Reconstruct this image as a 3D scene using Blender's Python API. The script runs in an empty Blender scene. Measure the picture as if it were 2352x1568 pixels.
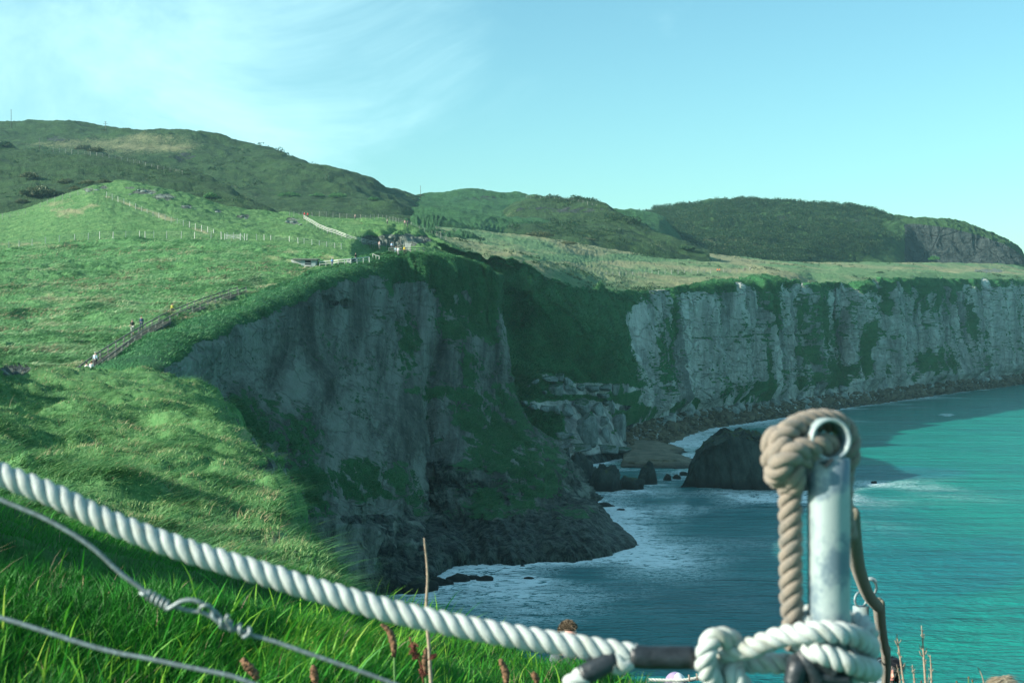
import bpy, bmesh, math, random, numpy as np
from mathutils import Vector, Matrix
from mathutils.bvhtree import BVHTree
from mathutils.kdtree import KDTree
random.seed(7); RNG = np.random.default_rng(11)
scene = bpy.context.scene
COL = scene.collection
CH = 36.7; F = 3267.0; HX = 1176.0; HY = 740.0       # camera height, focal length in map units, principal point
def P(px, py, D): return Vector(((px-HX)/F*D, D, CH-(py-HY)/F*D))
def PA(px, py, D):
    px, py, D = [np.asarray(a, float) for a in (px, py, D)]
    return np.stack([(px-HX)/F*D, D+0*px, CH-(py-HY)/F*D], -1)
def proj(V):
    return HX+V[..., 0]/V[..., 1]*F, HY-(V[..., 2]-CH)/V[..., 1]*F
# ---------------------------------------------------------------- noise
_perm = RNG.permutation(256); _perm = np.concatenate([_perm, _perm, _perm])
_G = RNG.normal(size=(256, 3)); _G /= np.linalg.norm(_G, axis=1)[:, None]
def gn(p, seed=0):
    p = p+seed*17.31
    i = np.floor(p).astype(int); f = p-i; u = f*f*f*(f*(f*6-15)+10)
    i = i & 255; r = 0
    for dx in (0, 1):
        a = _perm[(i[..., 0]+dx) & 255]
        for dy in (0, 1):
            b = _perm[a+((i[..., 1]+dy) & 255)]
            for dz in (0, 1):
                g = _G[_perm[b+((i[..., 2]+dz) & 255)]]
                d = g[..., 0]*(f[..., 0]-dx)+g[..., 1]*(f[..., 1]-dy)+g[..., 2]*(f[..., 2]-dz)
                w = (u[..., 0] if dx else 1-u[..., 0])*(u[..., 1] if dy else 1-u[..., 1])*(u[..., 2] if dz else 1-u[..., 2])
                r = r+w*d
    return r*1.5
def fbm(V, s, octv=4, seed=0, sc=(1, 1, 1), gain=.5):
    p = V*np.array(sc)*s; a = 1; r = 0
    for o in range(octv):
        r = r+a*gn(p, seed+o); p = p*2.03; a *= gain
    return r
def ridge(V, s, octv=3, seed=0, sc=(1, 1, 1)):
    p = V*np.array(sc)*s; a = 1; r = 0
    for o in range(octv):
        r = r+a*(1-2*np.abs(gn(p, seed+o))); p = p*2.1; a *= .5
    return r
def ss(x, a, b):
    t = np.clip((x-a)/(b-a), 0, 1); return t*t*(3-2*t)
# ---------------------------------------------------------------- lofts
def hermite(A, k, n):
    # A (m, ..., 3) with knots k -> n samples uniform in k
    m = len(k); dk = np.diff(k); sl = np.diff(A, axis=0)/dk.reshape((-1,)+(1,)*(A.ndim-1))
    T = np.zeros_like(A); T[0] = sl[0]; T[-1] = sl[-1]
    if m > 2:
        w = (dk[1:]/(dk[1:]+dk[:-1])).reshape((-1,)+(1,)*(A.ndim-1))
        T[1:-1] = sl[:-1]*w+sl[1:]*(1-w)
        lim = 2.5*np.minimum(np.abs(sl[:-1]), np.abs(sl[1:]))+1e-6
        T[1:-1] = np.clip(T[1:-1], -lim, lim)
    q = np.linspace(k[0], k[-1], n); j = np.clip(np.searchsorted(k, q, 'right')-1, 0, m-2)
    sh = (-1,)+(1,)*(A.ndim-1)
    t = ((q-k[j])/dk[j]).reshape(sh); h = dk[j].reshape(sh)
    return (2*t**3-3*t**2+1)*A[j]+(t**3-2*t**2+t)*h*T[j]+(-2*t**3+3*t**2)*A[j+1]+(t**3-t**2)*h*T[j+1]
def loft(rows, nu, nv):
    A = np.array(rows, float)                            # R,C,3 world
    px, py = proj(np.where(A[..., 1:2] > .3, A, A))
    c = np.hypot(np.diff(px, axis=1), np.diff(py, axis=1)).mean(0)+2
    k = np.concatenate([[0], np.cumsum(c)])
    B = hermite(A.transpose(1, 0, 2), k, nu).transpose(1, 0, 2)
    c = np.minimum(np.hypot(np.diff(px, axis=0), np.diff(py, axis=0)), 400).mean(1)+6
    k = np.concatenate([[0], np.cumsum(c)])
    return hermite(B, k, nv)
def normals(V):
    du = np.gradient(V, axis=1); dv = np.gradient(V, axis=0)
    n = np.cross(du, dv); n /= np.linalg.norm(n, axis=-1)[..., None]+1e-9
    cam = np.array([0, 0, CH+30])-V
    if (n*cam).sum(-1).mean() < 0: n = -n
    return n
def mesh_np(name, V, Fc, mats, smooth=True, attrs=None, midx=None):
    me = bpy.data.meshes.new(name); V = np.ascontiguousarray(V.reshape(-1, 3), dtype=np.float32)
    Fc = np.ascontiguousarray(Fc, dtype=np.int32); nf, k = Fc.shape
    me.vertices.add(len(V)); me.vertices.foreach_set('co', V.ravel())
    me.loops.add(nf*k); me.loops.foreach_set('vertex_index', Fc.ravel())
    me.polygons.add(nf); me.polygons.foreach_set('loop_start', np.arange(0, nf*k, k, dtype=np.int32))
    me.polygons.foreach_set('loop_total', np.full(nf, k, dtype=np.int32))
    me.polygons.foreach_set('use_smooth', np.full(nf, smooth))
    if midx is not None: me.polygons.foreach_set('material_index', np.asarray(midx, dtype=np.int32))
    for m in (mats if isinstance(mats, (list, tuple)) else [mats]): me.materials.append(m)
    for a, v in (attrs or {}).items():
        at = me.attributes.new(a, 'FLOAT', 'POINT'); at.data.foreach_set('value', np.ascontiguousarray(v, dtype=np.float32).ravel())
    me.update(calc_edges=True)
    return me
def grid_faces(nu, nv):
    i = np.arange(nv-1)[:, None]*nu+np.arange(nu-1)[None, :]
    return np.stack([i, i+1, i+nu+1, i+nu], -1).reshape(-1, 4)
def link(name, me, parent=None, loc=None, **props):
    o = bpy.data.objects.new(name, me); COL.objects.link(o)
    if parent: o.parent = parent
    if loc is not None: o.location = loc
    for k, v in props.items(): o[k] = v
    return o
def tag(o, label=None, cat=None, group=None, kind=None):
    if label: o['label'] = label
    if cat: o['category'] = cat
    if group: o['group'] = group
    if kind: o['kind'] = kind
    return o
# ---------------------------------------------------------------- node helper
class NT:
    def __init__(s, mat):
        s.t = mat.node_tree; s.t.nodes.clear()
    def n(s, ty, ins=None, **kw):
        nd = s.t.nodes.new(ty)
        for k, v in kw.items(): setattr(nd, k, v)
        for k, v in (ins or {}).items():
            sk = nd.inputs[k]
            if hasattr(v, 'bl_idname') or isinstance(v, bpy.types.NodeSocket): s.t.links.new(v if isinstance(v, bpy.types.NodeSocket) else v.outputs[0], sk)
            elif isinstance(v, (tuple, list)) and sk.type == 'RGBA' and len(v) == 3: sk.default_value = (*v, 1)
            else: sk.default_value = v
        return nd
    def math(s, op, a, b=0.0, clamp=False):
        return s.n('ShaderNodeMath', {0: a, 1: b}, operation=op, use_clamp=clamp)
    def ramp(s, f, a, b):
        return s.n('ShaderNodeMapRange', {0: f, 1: a, 2: b, 3: 0.0, 4: 1.0}, interpolation_type='SMOOTHSTEP').outputs[0]
    def mix(s, f, a, b):
        m = s.n('ShaderNodeMix', data_type='RGBA'); 
        for i, v in ((0, f), (6, a), (7, b)):
            if isinstance(v, bpy.types.NodeSocket): s.t.links.new(v, m.inputs[i])
            elif isinstance(v, (tuple, list)): m.inputs[i].default_value = (*v[:3], 1)
            else: m.inputs[i].default_value = v
        return m.outputs[2]
    def noise(s, vec, scale, detail=4, rough=.6, sc=(1, 1, 1), dist=0.0, off=(0, 0, 0)):
        mp = s.n('ShaderNodeMapping', {'Vector': vec, 'Scale': sc, 'Location': off})
        return s.n('ShaderNodeTexNoise', {'Vector': mp, 'Scale': scale, 'Detail': detail, 'Roughness': rough, 'Distortion': dist}).outputs[0]
    def attr(s, name): return s.n('ShaderNodeAttribute', attribute_name=name).outputs['Fac']
    def out(s, sh): s.n('ShaderNodeOutputMaterial', {0: sh})
def newmat(name):
    m = bpy.data.materials.new(name); m.use_nodes = True; return m, NT(m)
def simple(name, col, rough=.7, metal=0., var=.25, scale=30., bump=.3, spec=.5):
    m, t = newmat(name); pos = t.n('ShaderNodeTexCoord').outputs['Object']
    nz = t.noise(pos, scale, 4); dark = tuple(c*(1-var) for c in col); lite = tuple(min(1, c*(1+var)) for c in col)
    c = t.mix(t.ramp(nz, .3, .7), dark, lite)
    b = t.n('ShaderNodeBump', {'Height': nz, 'Strength': bump, 'Distance': .3/scale})
    t.out(t.n('ShaderNodeBsdfPrincipled', {'Base Color': c, 'Roughness': rough, 'Metallic': metal, 'Normal': b, 'Specular IOR Level': spec}).outputs[0]); return m

def terrain_mat(name, g1, g2, g3, r1, r2, scale=1., gs=1., bump=1., strat=.35, crack=1., dist=1., rvs=(1, 1, .16)):
    """grass/rock ground. attrs: rock 0..1, dry 0..1, wet 0..1 (dark rock, wet by the sea), algae"""
    m, t = newmat(name); pos = t.n('ShaderNodeNewGeometry').outputs['Position']
    rock = t.attr('rock'); dry = t.attr('dry'); wet = t.attr('wet'); alg = t.attr('algae')
    # grass
    nb = t.noise(pos, .045*scale, 3); nm = t.noise(pos, .35*scale, 4, .65); nf = t.noise(pos, 2.2*gs, 4, .7, sc=(1, .6, 1), dist=.8)
    c = t.mix(t.ramp(nm, .35, .65), g1, g2)
    c = t.mix(t.math('MULTIPLY', t.ramp(nf, .42, .75), .55).outputs[0], c, g3)
    dd = t.math('ADD', dry, t.math('MULTIPLY', t.math('SUBTRACT', nb, .5), 1.1)); dd = t.math('ADD', dd, t.math('MULTIPLY', t.math('SUBTRACT', nf, .5), .9))
    straw = t.mix(nm, (.17, .20, .095), (.31, .31, .18))
    c = t.mix(t.ramp(dd.outputs[0], .42, .85), c, straw)
    # rock
    rv = t.noise(pos, .13*scale, 7, .7, sc=rvs, dist=.5); rf = t.noise(pos, .8*scale, 5, .7, sc=(1, 1, .5)); rs = t.noise(pos, 1., 5, .6, sc=(.03, .03, strat), dist=.3)
    rc = t.mix(t.ramp(rv, .36, .64), r1, r2)
    rc = t.mix(t.math('MULTIPLY', t.ramp(rf, .5, .8), .4).outputs[0], rc, tuple(min(1, x*1.5) for x in r2))
    vor = t.n('ShaderNodeTexVoronoi', {'Vector': t.n('ShaderNodeMapping', {'Vector': t.n('ShaderNodeVectorMath', {0: pos, 1: t.n('ShaderNodeVectorMath', {0: t.n('ShaderNodeTexNoise', {'Vector': pos, 'Scale': .3, 'Detail': 3.}).outputs[1], 1: (2.5, 2.5, 2.5)}, operation='MULTIPLY')}, operation='ADD'), 'Scale': (.16*scale, .16*scale, .25*scale)}), 'Scale': 1.}, feature='DISTANCE_TO_EDGE').outputs[0]
    ck = t.math('MULTIPLY', t.math('SUBTRACT', 1.0, t.ramp(vor, 0., .05)), t.ramp(rv, .4, .6))
    sk = t.math('MULTIPLY', t.math('SUBTRACT', 1.0, t.ramp(t.math('ABSOLUTE', t.math('SUBTRACT', rs, .5)).outputs[0], 0., .025)), t.ramp(rf, .4, .6))
    ckk = t.math('MULTIPLY', t.math('MAXIMUM', ck, sk), .75*crack, True)
    rc = t.mix(ckk.outputs[0], rc, tuple(x*.35 for x in r1))
    rc = t.mix(alg, rc, (.10, .36, .10))
    rc = t.mix(t.ramp(t.math('ADD', wet, t.math('MULTIPLY', t.math('SUBTRACT', rf, .5), .8)).outputs[0], .35, .65), rc, t.mix(t.ramp(t.noise(pos, .9*scale, 6, .75, sc=(1, 1, .4), dist=.5), .42, .62), (.006, .014, .015), (.085, .120, .098)))
    rr = t.math('ADD', rock, t.math('MULTIPLY', t.math('SUBTRACT', t.noise(pos, .5*scale, 5, .7), .5), 1.0))
    fac = t.ramp(rr.outputs[0], .44, .56)
    c = t.mix(fac, c, rc)
    hg = t.math('MULTIPLY', t.math('ADD', nf, t.noise(pos, 6*gs, 3)), .35/gs*bump)
    hr = t.math('ADD', t.math('MULTIPLY', rf, 1.6/scale*bump), t.math('MULTIPLY', t.math('SUBTRACT', rv, ckk), 1.2/scale*bump))
    hmix = t.n('ShaderNodeMix', {0: fac, 2: hg, 3: hr}, data_type='FLOAT').outputs[0]
    b = t.n('ShaderNodeBump', {'Height': hmix, 'Strength': .8, 'Distance': dist})
    t.out(t.n('ShaderNodeBsdfPrincipled', {'Base Color': c, 'Roughness': t.math('SUBTRACT', .95, t.math('MULTIPLY', wet, .35)), 'Normal': b, 'Specular IOR Level': .25}).outputs[0])
    return m
G1, G2, G3 = (.014, .105, .028), (.035, .185, .052), (.095, .29, .115)
LIME1, LIME2 = (.11, .15, .14), (.27, .33, .31)
BAS1, BAS2 = (.028, .045, .045), (.085, .105, .10)
M_slope = terrain_mat('tussock_grass', (.04, .145, .045), (.095, .24, .08), (.22, .37, .17), LIME1, LIME2, 1.4, .9)
M_meadow = terrain_mat('meadow_grass', (.045, .145, .042), (.10, .215, .07), (.19, .31, .12), (.07, .09, .075), (.19, .23, .19), .8, .7)
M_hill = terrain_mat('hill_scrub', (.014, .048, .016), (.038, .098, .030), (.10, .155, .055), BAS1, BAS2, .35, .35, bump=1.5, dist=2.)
M_plat = terrain_mat('pasture', (.07, .17, .07), (.12, .23, .10), (.20, .28, .15), LIME1, LIME2, .45, .4)
M_cliff = terrain_mat('limestone_cliff', (.018, .10, .036), (.036, .155, .054), (.065, .20, .075), (.050, .068, .058), (.235, .285, .245), .8, .7, strat=.10, crack=.45, bump=2.4, rvs=(2.2, .3, .16))
M_far = terrain_mat('chalk_cliff', (.028, .15, .052), (.055, .21, .075), (.10, .26, .11), (.19, .22, .20), (.62, .66, .60), .5, .5, strat=.07, crack=.45, bump=1.8, rvs=(1.3, 1.3, .10))
M_hum = terrain_mat('coastal_turf', (.035, .11, .035), (.08, .21, .07), (.20, .33, .13), BAS1, (.16, .19, .17), 4., 6., bump=1., dist=.5)
M_near = terrain_mat('turf', (.008, .05, .008), (.02, .11, .015), (.05, .18, .03), BAS1, BAS2, 8., 20., dist=.2)
TERR = {}
SURF = []                       # (verts, faces) for ray tests
def patch(name, rows, nu, nv, mat, disp=None, attrs=None, skirt=0):
    if skirt: rows = list(rows)+[back(rows[-1], -skirt, skirt*.5)]
    V = loft(rows, nu, nv); N = normals(V)
    if disp is not None: V = disp(V, N)
    N2 = normals(V); px, py = proj(V)
    at = {'rock': 0, 'dry': 0, 'wet': 0, 'algae': 0}
    if attrs: at.update(attrs(V, N2, px, py))
    at = {k: np.broadcast_to(np.asarray(v, float), V.shape[:2]) for k, v in at.items()}
    Fc = grid_faces(nu, nv)
    me = mesh_np(name, V, Fc, mat, attrs=at)
    o = link(name, me, kind='structure')
    TERR[name+str(len(TERR))] = dict(V=V, N=N2, at=at, px=px, py=py); SURF.append((V.reshape(-1, 3), Fc))
    return TERR[name+str(len(TERR)-1)]
def back(row, dD, dz):
    r = np.array(row); k = (r[:, 1:2]+dD)/r[:, 1:2]; q = r.copy(); q[:, 0:2] *= k; q[:, 2] -= dz; return q
def R(px, py, D): 
    px = np.array(px, float); return PA(px, np.broadcast_to(np.array(py, float), px.shape), np.broadcast_to(np.array(D, float), px.shape))
def RT(*pts): a = np.array(pts, float); return PA(a[:, 0], a[:, 1], a[:, 2])
_WC = {}
def _warp(px, py, L):
    key = (px.shape, float(px.ravel()[0]), L)
    if key not in _WC:
        q = np.stack([px/L, py/L, 0*px+.37], -1); _WC[key] = (gn(q, 3)+.5*gn(q*2.3, 4), gn(q, 5)+.5*gn(q*2.3, 6))
    return _WC[key]
def blob(px, py, cx, cy, rx, ry, s=1.6):
    if np.ndim(px) and rx < 150:
        w1, w2 = _warp(px, py, max(4, 2**round(math.log2(min(rx, 2.2*ry))))); px = px+.5*rx*w1; py = py+.5*ry*w2
    d = np.sqrt(((px-cx)/rx)**2+((py-cy)/ry)**2); return 1-ss(d, 1/s, s)
def lumps(V, s, seed=0, sc=(1, 1, 1)):
    return np.abs(gn(V*np.array(sc)*s, seed))*2-.5
def edge0(V, a=1):      # 1 in the middle, 0 at the patch rim in v
    return 1
def grass_disp(a1, s1, a2, s2, a3=0, s3=1, seed=0):
    def f(V, N):
        d = a1*fbm(V, s1, 3, seed)+a2*lumps(V+2*N*0, s2, seed+5, (1, .7, 1))+(a3*fbm(V, s3, 2, seed+9) if a3 else 0)
        W = V.copy(); W[..., 2] += d; return W
    return f
# ================================================================ TERRAIN
# ---- far dark hill on the left
cx = [-260, 0, 130, 240, 400, 560, 640, 720, 850, 930, 1010, 1200]
r1 = R(cx, [312, 291, 288, 297, 308, 329, 336, 375, 425, 444, 453, 470], [980, 960, 940, 930, 900, 880, 870, 850, 830, 930, 1060, 1300])
rows = [back(r1, 250, 40), r1,
        R(cx, [330, 309, 307, 322, 340, 345, 352, 388, 434, 452, 462, 490], [930, 915, 900, 890, 860, 850, 840, 825, 800, 890, 1020, 1250]),
        R(cx, [385, 372, 372, 385, 420, 440, 448, 462, 472, 484, 516, 600], [810, 800, 790, 785, 770, 755, 750, 740, 730, 740, 760, 800]),
        R(cx, [480, 480, 480, 482, 490, 500, 505, 500, 500, 507, 548, 680], [680, 680, 670, 665, 650, 640, 630, 620, 615, 610, 610, 610]),
        R(cx, [530, 530, 530, 530, 535, 540, 545, 540, 545, 552, 592, 700], [520, 520, 520, 520, 515, 510, 505, 500, 490, 480, 480, 480])]
def d_hill(V, N):
    W = V.copy(); W[..., 2] += 5*fbm(V, .012, 3, 3)+1.5*fbm(V, .06, 3, 8)+.35*lumps(V, .12, 4)+.5*fbm(V, .2, 3, 21)
    return W
def a_hill(V, N, px, py):
    st = N[..., 2]
    return dict(dry=.25+.9*fbm(V, .012, 3, 31)*.5+.22*blob(px, py, 450, 325, 500, 18)-.02, rock=.02+.5*blob(px, py, 425, 360, 40, 12)+.5*blob(px, py, 130, 320, 30, 8))
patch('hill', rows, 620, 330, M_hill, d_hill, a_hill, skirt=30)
# ---- spur in front of it
cx = [-260, 0, 120, 300, 420, 560, 640, 700, 780]
r1 = R(cx, [330, 335, 347, 380, 404, 447, 482, 507, 530], [680, 680, 650, 620, 600, 570, 550, 530, 515])
rows = [back(r1, 60, 22), r1,
        R(cx, [365, 368, 378, 408, 432, 468, 497, 517, 536], [640, 640, 615, 585, 565, 540, 525, 510, 500]),
        R(cx, [420, 425, 430, 445, 462, 485, 507, 523, 540], [570, 565, 550, 530, 515, 500, 495, 490, 485]),
        R(cx, [520, 520, 520, 520, 520, 525, 530, 540, 552], [480, 475, 470, 465, 462, 458, 455, 455, 458])]
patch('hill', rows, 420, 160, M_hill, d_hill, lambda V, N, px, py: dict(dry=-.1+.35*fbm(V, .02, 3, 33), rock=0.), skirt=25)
# ---- middle hills
cx = [700, 850, 960, 1010, 1070, 1110, 1150, 1180, 1240, 1300, 1420, 1480, 1520, 1600]
r1 = R(cx, [480, 452, 450, 451, 448, 452, 457, 459, 464, 472, 485, 492, 500, 590], 1000)
rows = [back(r1, 150, 25), r1,
        R(cx, [490, 478, 464, 468, 468, 470, 474, 478, 485, 495, 500, 505, 514, 594], 900),
        R(cx, [520, 505, 492, 492, 495, 498, 502, 508, 515, 525, 535, 540, 548, 600], 740),
        R(cx, [545, 532, 518, 515, 520, 525, 532, 540, 548, 556, 560, 565, 572, 606], [540, 530, 560, 600, 620, 640, 660, 670, 690, 700, 720, 740, 760, 780]),
        R(cx, [570, 562, 556, 575, 582, 588, 594, 600, 606, 610, 614, 618, 622, 640], [470, 460, 440, 450, 470, 500, 520, 540, 560, 590, 600, 620, 640, 680])]
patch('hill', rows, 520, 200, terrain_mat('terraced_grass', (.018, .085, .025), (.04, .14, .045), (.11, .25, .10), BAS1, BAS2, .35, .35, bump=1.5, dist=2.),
      lambda V, N: d_hill(V, N)+np.array([0, 0, 1.])*(1.6*fbm(V, .05, 3, 77, (.4, 1.6, 1)))[..., None], lambda V, N, px, py: dict(dry=.12+.4*fbm(V, .02, 3, 35), rock=.45*blob(px, py, 1100, 455, 60, 8)), skirt=30)
cx = [1110, 1170, 1240, 1300, 1400, 1440, 1480, 1530, 1570, 1630]
r1 = R(cx, [512, 468, 453, 461, 480, 500, 520, 545, 563, 583], [880, 860, 850, 830, 790, 770, 750, 730, 720, 710])
rows = [back(r1, 90, 16), r1,
        R(cx, [520, 480, 468, 474, 492, 510, 529, 551, 568, 586], [840, 830, 822, 805, 770, 752, 735, 718, 710, 702]),
        R(cx, [520, 515, 512, 515, 525, 536, 549, 563, 576, 590], [760, 755, 755, 750, 738, 725, 710, 703, 700, 698]),
        R(cx, [556, 556, 560, 562, 568, 573, 580, 588, 594, 600], [620, 620, 625, 635, 650, 655, 660, 670, 680, 690])]
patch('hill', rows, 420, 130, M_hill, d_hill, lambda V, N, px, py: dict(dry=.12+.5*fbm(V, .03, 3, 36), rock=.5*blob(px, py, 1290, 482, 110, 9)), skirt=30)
# ---- right headland with basalt face
cx = [1455, 1510, 1570, 1640, 1690, 1850, 1990, 2070, 2100, 2180, 2260, 2310, 2340, 2356, 2372]
r1 = R(cx, [505, 482, 472, 462, 468, 475, 482, 500, 504, 513, 535, 553, 573, 594, 614], [1150, 1150, 1150, 1160, 1160, 1150, 1140, 1132, 1128, 1120, 1110, 1100, 1095, 1090, 1085])
rows = [back(r1, 160, 30), r1,
        R(cx, [515, 492, 484, 476, 480, 488, 500, 512, 513, 522, 543, 561, 580, 599, 616], [1130, 1130, 1130, 1135, 1135, 1125, 1120, 1105, 1100, 1094, 1086, 1078, 1076, 1076, 1075]),
        R(cx, [524, 507, 500, 497, 502, 510, 525, 545, 552, 562, 575, 584, 594, 606, 618], [1060, 1060, 1055, 1050, 1050, 1045, 1050, 1065, 1084, 1080, 1074, 1068, 1068, 1070, 1072]),
        R(cx, [542, 530, 528, 535, 540, 553, 565, 580, 592, 598, 602, 603, 606, 612, 620], [980, 980, 975, 965, 960, 970, 1000, 1030, 1060, 1066, 1062, 1060, 1062, 1066, 1070]),
        R(cx, [562, 552, 562, 578, 586, 600, 610, 613, 615, 615, 616, 617, 618, 622, 628], [900, 890, 890, 890, 890, 910, 950, 980, 1030, 1045, 1045, 1045, 1045, 1045, 1045])]
rows.append(back(rows[-1], -40, 18))
def d_E(V, N):
    W = d_hill(V, N); px, py = proj(V)
    cf = ss(px, 2060, 2120)*blob(px, py, 2230, 562, 200, 60, 1.3)
    W += N*(cf*1.8*ridge(V, .10, 2, 5, (1, 1, .05)))[..., None]
    wood = blob(px, py, 1780, 535, 330, 60, 1.4)*(1-cf)
    W[..., 2] += wood*2.2*lumps(V, .16, 12)
    return W
def a_E(V, N, px, py):
    tl = np.interp(px, [2070, 2100, 2180, 2260, 2310, 2340, 2370], [512, 512, 521, 542, 560, 579, 612]); cf = ss(px, 2070, 2090)*ss(py, tl, tl+5)*(1-ss(py, 603, 609))
    return dict(rock=np.clip(1.35*cf+.55*blob(px, py, 1800, 500, 25, 9)+.5*blob(px, py, 1970, 505, 12, 14)+.4*blob(px, py, 2035, 520, 20, 14), 0, 1.4), dry=-.05+.7*blob(px, py, 1650, 560, 180, 18)+.25*blob(px, py, 1850, 476, 500, 10)+.3*fbm(V, .02, 2, 4))
patch('hill', rows, 760, 260, terrain_mat('headland_scrub', (.022, .075, .02), (.045, .12, .035), (.08, .15, .06), (.018, .036, .036), (.07, .095, .092), .35, .35, bump=2., dist=2.), d_E, a_E)
# ---- far coast: gully slopes, limestone cliff, beach
C = [
 [(1000,556,372),(1040,620,375),(1070,700,372),(1090,800,368),(1120,900,365),(1150,1000,360),(1180,1080,352.6)],
 [(1100,583,378),(1130,650,380),(1150,740,376),(1170,850,370),(1200,930,365),(1240,1010,362),(1270,1075,357.9)],
 [(1190,602,384),(1215,680,386),(1230,780,380),(1245,880,374),(1280,950,370),(1310,1010,368),(1340,1070,363)],
 [(1290,642,402),(1310,720,402),(1320,800,394),(1330,880,388),(1340,950,382),(1360,1010,378),(1400,1060,374.7)],
 [(1350,662,425),(1380,740,422),(1395,810,414),(1400,880,406),(1405,950,398),(1415,1005,394),(1450,1045,393)],
 [(1430,672,450),(1445,730,448),(1450,800,442),(1455,870,434),(1460,930,428),(1465,985,424),(1500,1028,416)],
 [(1490,668,470),(1500,720,470),(1505,790,468),(1508,860,464),(1510,920,460),(1515,968,458),(1560,1005,452)],
 [(1570,655,505),(1578,690,503),(1580,760,502),(1582,830,500),(1585,890,498),(1590,940,496),(1620,985,489)],
 [(1680,645,545),(1685,672,543),(1687,740,541),(1690,810,539),(1692,870,537),(1700,925,527),(1720,970,521)],
 [(1770,636,580),(1775,665,578),(1777,730,576),(1780,800,574),(1782,860,572),(1790,912,562),(1810,957,552.5)],
 [(1825,648,595),(1830,690,592),(1832,740,590),(1835,800,588),(1838,860,586),(1845,905,580),(1870,950,571)],
 [(1880,650,634),(1885,690,634),(1885,740,634),(1888,800,630),(1890,850,622),(1900,895,612),(1930,938,605)],
 [(1935,652,640),(1940,680,638),(1942,740,636),(1945,800,634),(1948,850,632),(1960,890,628),(1990,930,631)],
 [(2010,642,675),(2012,672,673),(2015,730,671),(2017,790,669),(2020,840,667),(2035,880,665),(2060,920,666)],
 [(2085,640,710),(2088,680,708),(2090,730,706),(2092,780,704),(2095,830,702),(2110,868,700),(2130,910,705)],
 [(2150,640,770),(2155,690,770),(2158,740,765),(2162,790,758),(2168,832,750),(2180,862,742),(2200,900,749)],
 [(2250,642,820),(2255,680,816),(2258,730,812),(2260,780,808),(2265,825,804),(2275,852,802),(2290,890,799)],
 [(2352,645,880),(2357,680,876),(2358,725,872),(2360,770,868),(2365,812,864),(2370,840,862),(2380,878,869)],
 [(2480,648,960),(2480,680,956),(2482,730,952),(2485,770,948),(2490,806,944),(2495,832,942),(2500,868,937)],
 [(2700,655,1080),(2700,680,1076),(2702,725,1072),(2702,765,1068),(2705,800,1064),(2705,825,1060),(2705,858,1016)]]
A = np.array(C, float).transpose(1, 0, 2); W = PA(A[..., 0], A[..., 1], A[..., 2])
edge_far = W[0].copy()
sea_row = W[6].copy(); sea_row[:, 2] = -3; sea_row[:, 0] += 2; sea_row[:, 1] -= 1.5
W5b = (W[5]*.35+W[6]*.65); W5b[:, 2] = np.maximum(W5b[:, 2], 1.5)*.8+.4
rows = [W[0], W[0]*.75+W[1]*.25+np.array([0, 0, .8]), *W[1:6], W5b, W[6], sea_row]
def crack_lines(V, seed):
    # vertical joints along the run of the face
    s = (V[..., 0]*.53+V[..., 1]*.85)
    q = np.stack([s, s*0, V[..., 2]*.12], -1)
    a = ridge(q, .11, 3, seed); b = ridge(q, .035, 2, seed+3)
    st = np.stack([V[..., 0]*.02, V[..., 1]*.02, V[..., 2]], -1)
    return a, b, fbm(st, .35, 4, seed+6)
def d_far(V, N):
    px, py = proj(V)
    a, b, st = crack_lines(V, 40)
    face = ss(px, 1400, 1520)*ss(V[..., 2], 5, 12)*(1-ss(V[..., 2], 47+.02*(px-1500), 53+.02*(px-1500)))
    n = N.copy(); n[..., 2] *= .2
    d = face*(5.0*b+2.1*a+.5*st+1.1*fbm(V, .22, 4, 50)+.35*ridge(V, .7, 2, 65, (1, 1, .6))+.8*ridge(np.stack([(V[..., 0]*.53+V[..., 1]*.85), 0*V[..., 0], V[..., 2]*.06], -1), .35, 2, 66))
    for cxx, w in ((1518, 9), (1832, 7), (1930, 9), (2095, 9), (1700, 6), (2010, 6), (2240, 8)):
        d -= face*6*np.exp(-((px-cxx-12*fbm(V, .06, 2, 9))/w)**2)
    W = V+n*d[..., None]
    g = 1-ss(px, 1400, 1520)
    W[..., 2] += g*(1.4*lumps(V, .12, 14)+1.6*fbm(V, .05, 3, 12)+.5*fbm(V, .5, 3, 18))
    W[..., 0] += g*2.5*fbm(V, .04, 3, 61, (1, 1, .4))
    rib = g*np.exp(-((py-(640+1.0*(px-1195))-14*fbm(V, .05, 2, 88))/48)**2)*ss(px, 1190, 1240)-.6*g*np.exp(-((py-(760+.9*(px-1195)))/60)**2)*ss(px, 1150, 1200)
    W[..., 1] -= 7*rib; W[..., 2] += 3.5*rib
    beach = (1-ss(V[..., 2], 5, 10))
    W[..., 2] += beach*1.0*np.maximum(0, lumps(V, .35, 15)+.2*fbm(V, 1, 2, 2))*ss(V[..., 2], -2, .5)
    top = ss(V[..., 2], 47, 52)*(1-g)
    W[..., 2] += top*1.2*lumps(V, .15, 19)
    return W
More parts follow.
